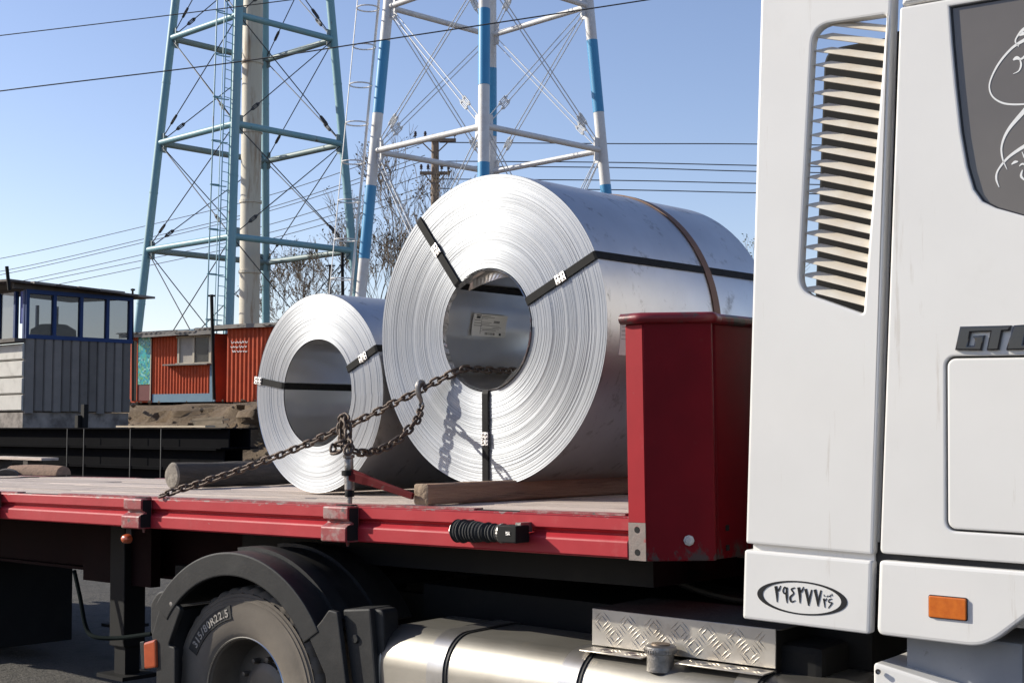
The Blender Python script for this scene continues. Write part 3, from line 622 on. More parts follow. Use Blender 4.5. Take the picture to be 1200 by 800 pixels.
# number oval
pl = lambda u, v, d: (lambda q: (q.x, d, q.z))(PY(880+u/4.2857, 640+v/4.2857, -.0185))
ec = xz(941.5, 699.5); ov = [(ec[0]+.181*math.cos(t), ec[1]+.062*math.sin(t)) for t in [R(6*k) for k in range(60)]]; iv = [(ec[0]+.158*math.cos(t), ec[1]+.057*math.sin(t)) for t in [R(6*k) for k in range(60)]]
oval = plate('number_oval', [ov, iv], 'decal_black', low, -.0198, -.0176, .0003)
mb = MB()
def st2(pts, ws): ribbon(mb, pts, ws, pl, -.0199, -.0177, 6)
for dx, dy, s in ((0, 0, 1), (115, 6, 1.02)):
    st2([(124+dx, 198+dy), (130+dx, 235+dy), (131+dx, 278+dy)], [13, 12, 3]); st2([(126+dx, 205+dy), (137+dx, 220+dy), (149+dx, 196+dy)], [7, 9, 4])
st2([(179, 214), (170, 203), (161, 220), (168, 236), (180, 226)], [5, 6, 6, 6, 5]); st2([(180, 204), (179, 245), (181, 283)], [7, 11, 3])
st2([(220, 206), (203, 214), (214, 234), (197, 254), (203, 276), (223, 270)], [5, 7, 6, 9, 8, 3])
for dx in (0, 47): st2([(274+dx, 212+dx*.06), (283+dx, 252+dx*.06), (289+dx, 296+dx*.06)], [13, 11, 4]); st2([(289+dx, 296+dx*.06), (296+dx, 256+dx*.06), (305+dx, 216+dx*.06)], [4, 9, 6])
st2([(365, 260), (369, 285), (371, 306)], [7, 6, 2]); st2([(366, 264), (373, 271), (380, 259)], [4, 5, 3])
st2([(406, 262), (393, 266), (391, 279), (407, 281), (399, 294), (387, 309)], [4, 5, 5, 5, 5, 2])
st2([(366, 240), (368, 250)], [2, 2]); st2([(375, 249), (383, 251), (386, 244)], [2, 3, 2]); st2([(392, 246), (396, 252), (400, 240)], [2, 3, 2]); st2([(406, 236), (408, 248)], [2, 2])
mb.build('number_digits', 'decal_black', oval)
# cab front and far side, plain (outside the picture)
MB().box(-.352, -.29, .15, 2.35, 2.45, 3.65).build('windscreen', 'glass', tractor, bevel=.02)
MB().box(-.36, -.25, .2, 2.3, 1.35, 2.3).build('grille', 'black', tractor, bevel=.02)
MB().box(-.72, -.17, .02, 2.48, .45, 1.02).build('bumper', 'white', tractor, bevel=.06)
for y in (.1, 1.95): MB().box(-.22, -.16, y, y+.42, .7, .92).build('headlight', 'clearlamp', tractor, bevel=.03)
plate('far_side_panel', [round_poly([(-2.53, 3.7), (-2.53, 1.2), (-.48, 1.4), (-.62, 3.7)], .05)], 'white', tractor, 2.44, 2.5, .016)
plate('far_fairing', [round_poly([(-3.07, 3.9), (-3.12, 1.2), (-2.6, 1.2), (-2.55, 3.9)], .05)], 'white', tractor, 2.46, 2.5, .01)
# chassis
MB().box(-5.4, -2.7, 2.36, 2.4, .5, 1.42).build('far_side_blocker', 'dark', tractor)  # added dark panel, blocks the lit ground beyond the truck
MB().box(-3.2, -2.65, .5, 2.3, 1.0, 1.5).build('underbody_blocker', 'dark', tractor, bevel=.02)  # added dark box, blocks the brightness showing below the headboard
for y in (.80, 1.62): MB().box(-7.3, -.45, y, y+.08, .78, 1.05).build('chassis_rail', 'dark', tractor)
for x in (-3.2, -4.3, -5.2, -6.9): MB().box(x-.06, x+.06, .88, 1.62, .82, 1.02).build('crossmember', 'dark', tractor)
MB().lathe([(0, 1.12), (.5, 1.12), (.52, 1.1), (.5, 1.06), (.2, 1.05), (.2, .98), (0, .98)], (-6.05, 1.25, 0), 32, 'Z').build('fifth_wheel', 'dark', tractor)
MB().box(-3.3, -2.75, .25, 2.2, .85, 1.12).build('engine_mass', 'dark', tractor, bevel=.03)
MB().prism(rrect(1.80, 2.48, .36, 1.0, .17, 8), -5.1, -2.7, lambda p, q, d: (d, p, q)).build('far_fuel_tank', 'dark', tractor, smooth=True, angle=40)
MB().box(-5.2, -3.2, .72, 1.75, .95, 1.12).build('catwalk', 'dark', tractor)
for k in range(2): MB().lathe([(0, -.4), (.12, -.38), (.14, -.33), (.14, .33), (.12, .38), (0, .4)], (-4.3+k*.95, 1.25, .72), 20, 'X').build('air_tank', 'dark', tractor, smooth=True)
for k in range(3):
    pts = spline([(-2.9, 1.0+.12*k, 1.45), (-3.2, 1.0+.12*k, 1.2), (-3.7, 1.1+.1*k, 1.16), (-4.3, 1.2+.05*k, 1.3)], 6)
    MB().tube(pts, .018, 8).build('air_hose', 'rubber_band', tractor, smooth=True)
a, b = PY(806, 650, .9), PY(862, 672, .9)
for k in range(3): MB().obox(a+Vector((.11*k, .12*k, -.01*k)), (.14, .03, 0), (0, .22, .02), (0, 0, .02)).build('catwalk_bar', 'galv', tractor, bevel=.004)
# fuel tank
TY0, TY1, TZ0, TZ1 = .02, .70, .34, 1.005; xt0 = PY(441, 792, .06).x; xt1 = -2.6
sec = rrect(TY0, TY1, TZ0, TZ1, .17, 9); cy, cz = (TY0+TY1)/2, (TZ0+TZ1)/2
def ring(x, k): return [(x, cy+(y-cy)*k, cz+(z-cz)*k) for y, z in sec]
st_ = [(xt0+.0, .72), (xt0+.004, .9), (xt0+.016, .955), (xt0+.035, .985), (xt0+.052, .997), (xt0+.058, .990), (xt0+.064, 1.0), (xt1-.06, 1.0), (xt1-.03, .98), (xt1, .8)]
vs = []; fs = []; n = len(sec)
for x, k in st_: vs += ring(x, k)
for i in range(len(st_)-1):
    for j in range(n): fs.append((i*n+j, i*n+(j+1) % n, (i+1)*n+(j+1) % n, (i+1)*n+j))
fs += [tuple(range(n)), tuple(range((len(st_)-1)*n, len(st_)*n))]
tank = MB().add(vs, fs).build('fuel_tank', 'alu', tractor, smooth=True, angle=40)
for px, py, wd in ((524, 752, .095), (677, 768, .095), (876, 792, .095)):
    xb2 = PY(px, py, .10).x; vs = []; fs = []
    for x, k in ((xb2-wd/2, 1.018), (xb2-wd/2, 1.028), (xb2+wd/2, 1.028), (xb2+wd/2, 1.018)): vs += ring(x, k)
    for i in range(3):
        for j in range(n): fs.append((i*n+j, i*n+(j+1) % n, (i+1)*n+(j+1) % n, (i+1)*n+j))
    MB().add(vs, fs).build('tank_strap', 'strap_alu', tank, smooth=True, angle=40)
    vs = []; fs = []
    for x, k in ((xb2-wd/2-.003, 1.004), (xb2-wd/2-.003, 1.014), (xb2+wd/2+.016, 1.014), (xb2+wd/2+.016, 1.004)): vs += ring(x, k)
    for i in range(3):
        for j in range(n): fs.append((i*n+j, i*n+(j+1) % n, (i+1)*n+(j+1) % n, (i+1)*n+j))
    MB().add(vs, fs).build('strap_rubber', 'rubber_band', tank, smooth=True, angle=40)
# filler cap
fc = PY(774, 768, .12)
cap_ = MB().lathe([(.0, .045), (.056, .045), (.064, .041), (.066, .029), (.066, .015), (.056, .012), (.056, -.06)], fc, 32, 'Z').build('filler_cap', 'galv', tank, smooth=True, angle=30)
MB().lathe([(0, .051), (.038, .051), (.04, .044)], fc, 24, 'Z').build('cap_centre', mat('rusty_cap', (.2, .15, .11), .5, .6), cap_, smooth=True, angle=30)
mb = MB()
for k in range(36): t = R(10*k); mb.obox(fc+Vector((.0655*math.cos(t), .0655*math.sin(t), .016)), Vector((math.cos(t), math.sin(t), 0))*.003, Vector((-math.sin(t), math.cos(t), 0))*.004, (0, 0, .013))
mb.build('knurling', 'galv', cap_)
# tread-plate step over the tank
SY = .2; s0, s1 = PY(694, 712, SY), PY(909, 737, SY); b0, b1 = PY(694, 757, SY), PY(909, 781, SY)
zt_, zb2 = (s0.z+s1.z)/2, (b0.z+b1.z)/2
step = MB().box(s0.x, s1.x, SY, SY+.006, zb2, zt_).build('step_plate', 'tread', tractor, bevel=.002, bseg=1)
MB().box(s0.x, s1.x+.02, SY+.0065, SY+.5, zt_-.006, zt_).build('step_top', 'tread_top', step, bevel=.002, bseg=1)
f0 = PY(680, 757, SY-.1).x; gap0, gap1 = fc.x-.075, fc.x+.085
for a, b in ((f0, gap0), (gap1, s1.x)): MB().box(a, b, SY-.11, SY-.0005, zb2-.012, zb2-.006).build('step_lip', 'tread', step, bevel=.002, bseg=1)
MB().box(s1.x-.006, s1.x, SY+.0065, SY+.3, zb2-.03, zt_-.0065).build('step_end', 'dark', step)
mb = MB(); du = .05
def tread_bars(x0, x1, v0, v1, fn):
    i = 0; u = x0+.02
    while u < x1-.02:
        j = 0; v = v0+.018
        while v < v1-.01:
            sgn = 1 if (i+j) % 2 == 0 else -1
            for m_ in (-1.5, -.5, .5, 1.5):
                c = Vector((u+m_*.0115, v+m_*.0115*-sgn*1.0)); d = Vector((.021, .021*sgn)); nn = Vector((-d.y, d.x)).normalized()*.0036
                q = [c-d, c+nn, c+d, c-nn]
                if min(p.x for p in q) < x0 or max(p.x for p in q) > x1 or min(p.y for p in q) < v0 or max(p.y for p in q) > v1: continue
                mb.add([fn(p.x, p.y, 0) for p in q]+[fn(c.x, c.y, .0034)], [(0, 1, 4), (1, 2, 4), (2, 3, 4), (3, 0, 4)])
            v += .056; j += 1
        u += .064; i += 1
tread_bars(s0.x, s1.x, zb2, zt_, lambda a, b, d: (a, SY-d, b))
tread_bars(f0, gap0, SY-.11, SY-.001, lambda a, b, d: (a, b, zb2-.006+d)); tread_bars(gap1, s1.x, SY-.11, SY-.001, lambda a, b, d: (a, b, zb2-.006+d))
tr = mb.build('tread_pattern', 'tread', step); tr['kind'] = 'stuff'
# grey bracket and pale mudguard ahead of the tank
a, b = PY(1062, 752, .12), PY(1060, 800, .12)
MB().box(a.x, -1.95, .12, .5, .78, 1.24).build('mudguard_bracket', mat('grey_steel_block', (.30, .31, .33), .5, c2=(.24, .25, .27), scale=6, dirt=(.08, .07, .07), dscale=9, dth=(.6, .7)), tractor, bevel=.01)
a, b = PY(1026, 774, .04), PY(1160, 796, .04)
MB().prism(round_poly([(a.x, a.z), (a.x, .5), (b.x+.05, .5), (b.x-.04, a.z-.07)], [.02, .02, .02, .05]), .02, .5, lambda p, q, d: (p, d, q)).build('mudguard', 'white', tractor, bevel=.02, bseg=3)
MB().lathe([(0, .012), (.008, .01), (.01, 0)], (a.x+.025, 0, a.z-.03), 12).build('bolt', 'galv', tractor)
for cy_, sg in ((.04, 1), (2.46, -1)): wheel_parts(tractor, -1.36, cy_, .538, sgn=sg, local=False)
# drive wheel and wheel arch
WX, WZ = -5.82, .56
tyre = wheel_parts(tractor, WX, .03, WZ, full=True, dual=True, local=False)
wheel_parts(tractor, WX, 2.47, WZ, sgn=-1, dual=True, local=False)
MB().lathe([(.08, .35), (.08, 2.2)], (WX, 0, WZ), 16).build('axle', 'dark', tractor)
def sector(r0, r1, a0, a1, n): return [(WX+r1*math.cos(R(a0+(a1-a0)*i/n)), WZ+r1*math.sin(R(a0+(a1-a0)*i/n))) for i in range(n+1)] + [(WX+r0*math.cos(R(a1-(a1-a0)*i/n)), WZ+r0*math.sin(R(a1-(a1-a0)*i/n))) for i in range(n+1)]
# branded band with size lettering on the sidewall
band = plate('size_band', [sector(.392, .462, 103, 155, 24)], 'rubber_band', tyre, .0325, .0405, .001)
def text_mesh(ch, size):
    cu = bpy.data.curves.new('t', 'FONT'); cu.body = ch; cu.size = size; cu.extrude = .0015; cu.align_x = 'CENTER'; cu.offset = size*.02
    ob = bpy.data.objects.new('t', cu); col.objects.link(ob); dg = bpy.context.evaluated_depsgraph_get(); dg.update()
    me = bpy.data.meshes.new_from_object(ob.evaluated_get(dg)); bpy.data.objects.remove(ob); return me
txt = '315/80R22.5'; mb = MB(); ang = 150.5; wid = {'.': 2.2, '/': 3.0, '1': 3.6, 'R': 4.9}
for ch in txt:
    wc = wid.get(ch, 4.55); ang -= wc/2; me = text_mesh(ch, .056); t = R(ang)
    er = Vector((math.cos(t), 0, math.sin(t))); et = Vector((math.sin(t), 0, -math.cos(t)))
    c = Vector((WX, .0305, WZ))+er*.407
    mb.add([c+et*v.co.x+er*v.co.y+Vector((0, -v.co.z, 0)) for v in me.vertices], [tuple(p.vertices) for p in me.polygons]); ang -= wc/2
mb.build('size_lettering', 'rubber_text', tyre)
plate('sidewall_patch', [sector(.33, .42, -22, 12, 14)], 'rubber_band', tyre, .0335, .0395, .001)
rA, rB = PY(283, 676, -.04).z-WZ, PY(283, 648, -.04).z-WZ
arch = plate('wheel_arch', [sector(rA, rB, 33, 146, 40)], 'black', tractor, -.045, -.02, .008)
MB().prism(sector(rB-.017, rB-.001, 33, 146, 40), -.021, .64, lambda a, b, d: (a, d, b)).build('arch_top', 'black', arch, smooth=True, angle=40)
MB().prism(sector(rB-.002, rB+.018, 36, 100, 24), .10, .2, lambda a, b, d: (a, d, b)).prism(sector(rB-.002, rB+.018, 36, 100, 24), .38, .5, lambda a, b, d: (a, d, b)).build('arch_rib', 'black', arch, smooth=True, angle=40)
rear = plate('rear_mudguard', [round_poly([xz(205, 700), xz(219, 712), xz(211, 735), xz(204, 755), xz(212, 757), xz(212, 900), xz(190, 900), xz(190, 757), xz(184, 745), xz(196, 702)], .02)], 'black', tractor, -.04, -.015, .008)
MB().box(PY(190, 800).x, PY(205, 800).x, -.016, .62, .3, .95).build('mudguard_inner', 'black', rear)
plate('mud_flap', [round_poly([xz(186, 693, .04), xz(204, 690, .04), xz(195, 745, .04), xz(178, 744, .04), xz(178, 706, .04)], .03)], 'black', rear, .03, .06, .01)
for p in (xz(201, 707, -.04),): MB().lathe([(0, -.006), (.012, -.005), (.014, .002)], (p[0], -.04, p[1]), 8).build('bolt', 'galv', rear)
lp = [xz(172, 752, -.03), xz(186, 748, -.03), xz(187, 781, -.03), xz(173, 783, -.03)]
ol = plate('tail_marker_lamp', [round_poly(lp, .014)], 'lampo', tractor, -.055, .005, .012)
plate('lamp_back', [round_poly([xz(169, 751, -.02), xz(174, 750, -.02), xz(175, 783, -.02), xz(171, 783, -.02)], .006)], 'black', ol, -.05, .01, .004)
fr = plate('front_mudguard', [round_poly([xz(368, 744), xz(383, 726), xz(392, 713), xz(402, 716), xz(425, 900), xz(398, 900), xz(388, 790)], .012)], 'black', tractor, -.04, -.015, .007)
a, b = PY(404, 714, .0), PY(440, 716, .0)
bx = MB().prism(round_poly([xz(405, 713, .02), xz(437, 712, .02), xz(452, 900, .02), xz(428, 900, .02)], .015), .0, .16, lambda p, q, d: (p, d, q)).build('battery_cover', 'black', tractor, bevel=.01)
MB().prism(round_poly([xz(419, 711, .05), xz(452, 713, .05), xz(458, 900, .05), xz(440, 900, .05)], .03), .03, .14, lambda p, q, d: (p, d, q)).build('cover_lid', 'black', bx, bevel=.012)
p = xz(417, 748, 0); MB().lathe([(0, -.01), (.018, -.01), (.022, -.004), (.022, .01)], (p[0], .0, p[1]), 16).build('cover_latch', 'black', bx, smooth=True)

PY = PY_world

# ================================================================== COILS
def coil(name, label, cx, cz, Rr, rb, Y0, L, straps, nring, seed, amp):
    rnd = random.Random(seed)
    base = Vector((cx, Y0+L/2, cz-Rr)); root = thing(name, label, 'steel coil', base, 'galvanised steel coils on the trailer deck')
    off = Vector((0, Y0-base.y, Rr))                     # axis origin on the front face, in root space
    def part(mb, nm, m, parent=root, **kw):
        o = mb.build(nm, m, parent, local=True, **kw)
        if parent is root: o.location = off
        return o
    seg = 144; prof = []
    r = rb; ofs = 0
    rs = [rb+(Rr-rb)*i/nring for i in range(nring+1)]
    for i in range(nring):
        a, b = rs[i], rs[i+1]; t = i/nring
        sm = amp*math.sin(t*9+seed)*.5+amp*math.sin(t*23+2*seed)*.35
        o_ = sm + rnd.uniform(-.0009, .0009) + (rnd.choice((-1, 1))*amp*.8 if rnd.random() < .09 else 0)
        prof += [(a+.0006, o_), (b-.0006, o_)]
    mb = MB(); vs = []; n = len(prof)
    for i, (r, a) in enumerate(prof):
        ph = seed*1.7
        for j in range(seg):
            th = 2*math.pi*j/seg; rr = r+(rs[1]-rs[0])*(j/seg-.5)*(1 if rb+.01 < r < Rr-.01 else 0)+.0015*math.sin(3*th+ph+r*9)*(1 if rb+.02 < r < Rr-.02 else 0)
            aa = a+.0006*math.sin(2*th+r*40+ph)
            vs.append((rr*math.cos(th), aa, rr*math.sin(th)))
    fs = []
    for i in range(n-1):
        for j in range(seg): fs.append((i*seg+j, i*seg+(j+1) % seg, (i+1)*seg+(j+1) % seg, (i+1)*seg+j))
    mb.add(vs, fs); face = part(mb, 'lap_edges', 'coil_face')
    # outer wrap, back face, bore
    part(MB().lathe([(Rr-.004, .003), (Rr, .0), (Rr+.0005, .02), (Rr, L*.3), (Rr+.001, L*.6), (Rr, L-.01), (Rr-.004, L)], (0, 0, 0), 160), 'outer_wrap', 'coil_wrap', smooth=True, angle=40)
    part(MB().lathe([(rb, L), (rb+(Rr-rb)*.5, L-.004), (Rr-.003, L)], (0, 0, 0), 96), 'back_face', 'coil_face')
    vs = []; fs = []; ny, sg = 26, 96
    for i in range(ny+1):
        y = L*i/ny
        for j in range(sg):
            th = 2*math.pi*j/sg; q = Vector((math.cos(th)*2.2, y*1.6, math.sin(th)*2.2+seed))
            rr = rb-.004-.012*abs(mnoise.noise(q+Vector((y*1.5, 0, 0))))*(1 if 0 < i < ny else .3)
            vs.append((rr*math.cos(th), y+.002, rr*math.sin(th)))
    for i in range(ny):
        for j in range(sg): fs.append((i*sg+j, i*sg+(j+1) % sg, (i+1)*sg+(j+1) % sg, (i+1)*sg+j))
    part(MB().add(vs, fs), 'bore_lining', 'bore', smooth=True, angle=60)
    # axial straps: along the bore, down the face, round the rim and along the wrap
    for k, (ang, cw, ck) in enumerate(straps):
        t = R(ang); er = Vector((math.cos(t), 0, math.sin(t))); et = Vector((-math.sin(t), 0, math.cos(t)))
        path = [er*(rb-.012)+Vector((0, L, 0)), er*(rb-.015)+Vector((0, L*.5, 0)), er*(rb-.012)+Vector((0, .03, 0)), er*(rb-.008)+Vector((0, -.006, 0)), er*(rb+.01)+Vector((0, -.011, 0)), er*(Rr*.6+rb*.4)+Vector((0, -.010, 0)), er*(Rr-.008)+Vector((0, -.010, 0)), er*(Rr+.004)+Vector((0, -.005, 0)), er*(Rr+.005)+Vector((0, .03, 0)), er*(Rr+.005)+Vector((0, L*.5, 0)), er*(Rr+.005)+Vector((0, L, 0))]
        vs = []; hw = cw/2; nn = len(path)
        for i, p in enumerate(path):
            tg = (path[min(i+1, nn-1)]-path[max(i-1, 0)]).normalized(); nm = tg.cross(et).normalized()*.0012
            sag = 0
            vs += [p-et*hw-nm, p+et*hw-nm, p+et*hw+nm, p-et*hw+nm]
        fs = [(i*4+a, i*4+(a+1) % 4, i*4+4+(a+1) % 4, i*4+4+a) for i in range(nn-1) for a in range(4)] + [(0, 1, 2, 3), tuple((nn-1)*4+a for a in range(4))]
        so_ = part(MB().add(vs, fs), 'strap', 'strap')
        if ck:
            c = er*Rr*ck; mb = MB()
            for i in range(2): mb.obox(c-et*(hw+.004)-er*(.036-.037*i)+Vector((0, -.017, 0)), et*(cw+.008), er*.034, (0, .010, 0))
            for sgn in (-1, 1):
                for i in range(3): mb.obox(c+et*sgn*(hw*.55)-et*.005+er*(-.03+.022*i)+Vector((0, -.021, 0)), et*.01, er*.012, (0, .005, 0))
            mb.build('clip', 'clip', so_, local=True, bevel=.002, bseg=1)
    return root, off, part
M['bore'] = mat('dull_bore_sheet', (.80, .78, .75), .28, .95, c2=(.70, .68, .655), scale=2.5, rough2=.38, bump=.05, bscale=5)
BX, BZ, BR, BY, BL = -4.979, 2.438, .819, .75, 1.5
SX, SZ, SR, SL = -6.377, 2.132, .589, 1.3
big, boff, bpart = coil('steel_coil', 'large galvanised steel coil with three black straps and a brown band', BX, BZ, BR, .326, BY, BL, [(129.2, .042, .715), (23.9, .042, .705), (-89.7, .042, .697)], 150, 3, .0007)
small, soff, spart = coil('steel_coil', 'smaller galvanised steel coil with two black straps behind the lashing chain', SX, SZ, SR, .318, BY, SL, [(171.5, .04, .965), (24.5, .04, .80)], 34, 5, .0022)
# brown circumferential band on the big coil
def cyl(Rr, ang, y): return Vector((Rr*math.cos(R(ang)), y, Rr*math.sin(R(ang))))
yb = .93; vs = []; fs = []; n = 120
for k in range(n):
    a = 360*k/n
    for rr, yy in ((BR+.002, yb-.028), (BR+.009, yb-.028), (BR+.009, yb+.028), (BR+.002, yb+.028)): vs.append(cyl(rr, a, yy))
for k in range(n):
    for j in range(4): k2 = (k+1) % n; fs.append((k*4+j, k*4+(j+1) % 4, k2*4+(j+1) % 4, k2*4+j))
bpart(MB().add(vs, fs), 'girth_band', 'brown_strap', smooth=True, angle=40)
# crumpled bright inner edge of the bore
rnd = random.Random(4); vs = []; fs = []; n = 150
for k in range(n):
    a = 360*k/n; w1 = mnoise.noise(Vector((math.cos(R(a))*3, math.sin(R(a))*3, 1))); w2 = rnd.uniform(-1, 1)
    w2 *= .5; d = max(0, .006+.010*w1+.004*w2); vs += [cyl(.326, a, .03), cyl(.321+.004*w2, a, -.001-d*.3), cyl(.319-.006*max(0, w1)+.003*w2, a, -.003-d*.6), cyl(.313-.008*max(0, w1)+.002*rnd.uniform(-1, 1), a, .015+.01*w1)]
for k in range(n):
    for j in range(3): k2 = (k+1) % n; fs.append((k*4+j, k*4+j+1, k2*4+j+1, k2*4+j))
bpart(MB().add(vs, fs), 'crumpled_edge', mat('torn_foil_edge', (.55, .56, .57), .38, 1))
# bent loose flap of sheet at the top of the bore
vs = []; fs = []
for k in range(13):
    a = 60+6*k; t = k/12; vs += [cyl(.318, a, .06), cyl(.318-.05*math.sin(math.pi*t)**.7-.004, a+2, .035+.05*t)]
for k in range(12): fs.append((2*k, 2*k+1, 2*k+3, 2*k+2))
bpart(MB().add(vs, fs), 'loose_flap', 'bore')
# bright folded lip low on the right of the bore
vs = []; fs = []
for k in range(15):
    a = -75+5.5*k; t = k/14; s_ = math.sin(math.pi*t); vs += [cyl(.322, a, -.012), cyl(.322-.055*s_*(1+.25*math.sin(9*t)), a-2, -.002+.05*s_), cyl(.325-.02*s_, a, .09*s_+.01)]
for k in range(14):
    for j in range(2): fs.append((3*k+j, 3*k+j+1, 3*k+j+4, 3*k+j+3))
bpart(MB().add(vs, fs), 'folded_lip', mat('bright_fold', (.85, .85, .86), .16, 1))
# paper labels
def label_on(part, rad, a0, a1, y0, y1, inward, name, rows):
    """curved paper on the cylinder between angles and axial positions, with printed lines"""
    rr = rad; vs = []; n = 8
    d = -1 if inward else 1
    for k in range(n+1):
        a = a0+(a1-a0)*k/n
        for q, y in ((0, y0), (0, y1), (.0012, y1), (.0012, y0)): vs.append(cyl(rr+d*q, a, y))
    fs = [(k*4+j, k*4+(j+1) % 4, k*4+4+(j+1) % 4, k*4+4+j) for k in range(n) for j in range(4)]+[(0, 1, 2, 3), tuple(n*4+j for j in range(4))]
    pp = part(MB().add(vs, fs), name, 'paper'); mb = MB()
    for (u0, u1, v0, v1) in rows:                        # u along the line, v down the sheet
        A = lambda v: a0+(a1-a0)*v; Yy = lambda u: y0+(y1-y0)*u
        mb.add([cyl(rr+d*.002, A(v), Yy(u)) for u, v in ((u0, v0), (u1, v0), (u1, v1), (u0, v1))]+[cyl(rr+d*.0012, A(v), Yy(u)) for u, v in ((u0, v0), (u1, v0), (u1, v1), (u0, v1))], [(0, 1, 2, 3), (4, 5, 6, 7), (0, 1, 5, 4), (1, 2, 6, 5), (2, 3, 7, 6), (3, 0, 4, 7)])
    mb.build('print', 'print', pp, local=True); return pp
rw = [(.07, .22, .04, .08), (.09, .2, .1, .2), (.26, .5, .06, .075), (.26, .62, .12, .135), (.26, .42, .18, .19), (.05, .22, .27, .29), (.05, .25, .4, .42), (.05, .28, .52, .54), (.26, .55, .36, .375), (.26, .5, .44, .455), (.26, .8, .5, .515), (.6, .86, .57, .585), (.26, .8, .64, .655), (.3, .7, .70, .72), (.24, .98, .77, .776), (.235, .24, .05, .9)]
rw += [(.38+.022*i, .38+.022*i+random.choice((.006, .012)), .82, .93) for i in range(14)] + [(.8, .86, .82, .93)] + [(.62+.03*i, .635+.03*i, .27, .38) for i in range(6)]
label_on(bpart, .306, 158, 181, .20, .47, True, 'paper_label', rw)
label_on(bpart, BR+.001, 3, -11, .10, .19, False, 'paper_label', [(.1, .45, .04, .07), (.12, .4, .1, .18), (.5, .9, .06, .08), (.1, .9, .3, .31), (.1, .9, .4, .41), (.1, .6, .5, .51), (.1, .9, .6, .61)])

# ================================================================== TIMBER
def oriented_beam(name, label, cat, a, b, wd, ht, m, mend, group=None):
    a, b = Vector(a), Vector(b); d = (b-a); L = d.length; d.normalize(); s = Vector((-d.y, d.x, 0)).normalized()*-1
    up = s.cross(d); up = up if up.z > 0 else -up
    root = thing(name, label, cat, a, group)
    K = 14; sec = round_poly([(0, 0), (wd, 0), (wd, ht), (0, ht)], .016, 3); n = len(sec); vs = []
    for k in range(K+1):
        c = a+d*L*k/K
        for i, (p, q) in enumerate(sec):
            w_ = .004*mnoise.noise(Vector((k*1.3, i*.5, wd*50))) if q > .01 else 0; vs.append(c-s*0+s*(p-wd)+up*(q+w_)+s*w_*.5)
    fs = [(k*n+i, k*n+(i+1) % n, (k+1)*n+(i+1) % n, (k+1)*n+i) for k in range(K) for i in range(n)]
    body = MB().add(vs, fs).build('beam_body', m, root, smooth=True, angle=40)
    for k in (0, K):
        e = vs[k*n:(k+1)*n]; c = sum(e, Vector())/n+(d*-.008 if k == 0 else d*.008)
        mid = [p.lerp(c, .2)+(d*-.006 if k == 0 else d*.006) for p in e]
        MB().add(list(e)+mid+[c], [(i, (i+1) % n, n+(i+1) % n, n+i) for i in range(n)]+[(n+i, n+(i+1) % n, 2*n) for i in range(n)]).build('end_grain', mend, root, smooth=True)
    return root
zb0 = deck(-4.78)+.002
oriented_beam('timber_baulk', 'squared brown timber beam chocking the large coil beside the headboard', 'timber', (-4.762, .13, zb0), (-4.735, 2.3, zb0), .10, .10, 'timber', 'timber_end')
oriented_beam('timber_baulk', 'squared timber beam in the dark gap between the two coils', 'timber', (-5.10, .82, deck(-5.2)+.002), (-5.10, 2.2, deck(-5.2)+.002), .10, .078, 'timber', 'timber_end')
def log(name, label, a, b, r, m, mend):
    a, b = Vector(a), Vector(b); root = thing(name, label, 'log', a-Vector((0, 0, r))); K = 16; n = 18; d = (b-a).normalized(); s = d.cross(Vector((0, 0, 1))).normalized(); u = s.cross(d); vs = []
    for k in range(K+1):
        c = a.lerp(b, k/K)
        for i in range(n):
            t = 2*math.pi*i/n; cs, sn = math.cos(t), math.sin(t); rr = r*(1+.09*mnoise.noise(Vector((cs*1.5, sn*1.5, k*.35))))
            p = c+s*cs*rr+u*max(sn*rr*(1 if sn > 0 else 1), -r)
            vs.append(p)
    MB().add(vs, [(k*n+i, k*n+(i+1) % n, (k+1)*n+(i+1) % n, (k+1)*n+i) for k in range(K) for i in range(n)]).build('bark', m, root, smooth=True, angle=60)
    for k, sg in ((0, -1), (K, 1)):
        e = vs[k*n:(k+1)*n]; c = sum(e, Vector())/n; inner = [p.lerp(c, .12)+d*sg*.012 for p in e]
        MB().add(e+inner+[c+d*sg*.02], [(i, (i+1) % n, n+(i+1) % n, n+i) for i in range(n)]+[(n+i, n+(i+1) % n, 2*n) for i in range(n)]).build('cut_end', mend, root, smooth=True)
    return root
zl_ = deck(-8.1)
log('wooden_log', 'dark round log lying on the deck beyond the chain, left of the smaller coil', (-8.02, .84, zl_+.093), (-8.02, 2.3, zl_+.093), .088, 'log', 'log_end')
pz = PZ(48, 557, deck(-12.6)+.004)
def wedge(name, label, c, rx, ry, ht, rot, m):
    root = thing(name, label, 'timber', c); vs = []; n = 12; K = 8; ca, sa = math.cos(rot), math.sin(rot)
    for k in range(K+1):
        u = -rx+2*rx*k/K
        for i in range(n+1):
            t = math.pi*i/n; a = u; b = ry*math.cos(t); z = ht*math.sin(t)*(1-.12*(u/rx)**2)
            vs.append((c.x+a*ca-b*sa, c.y+a*sa+b*ca, c.z+max(z, 0)))
    fs = [(k*(n+1)+i, k*(n+1)+i+1, (k+1)*(n+1)+i+1, (k+1)*(n+1)+i) for k in range(K) for i in range(n)]+[tuple(range(n+1)), tuple(K*(n+1)+i for i in range(n+1))]+[tuple([k*(n+1) for k in range(K+1)]+[k*(n+1)+n for k in range(K, -1, -1)])]
    MB().add(vs, fs).build('half_round', m, root, smooth=True, angle=40); return root
zz = deck(-11.5)+.004
wedge('timber_chock', 'half-round brown timber chock lying at the far edge of the deck', PZ(44, 556, zz), .3, .12, .10, R(25), 'timber')
wedge('timber_chock', 'small dark half-round offcut beside the half-round chock', PZ(8, 557, zz), .16, .11, .07, R(-30), 'log')
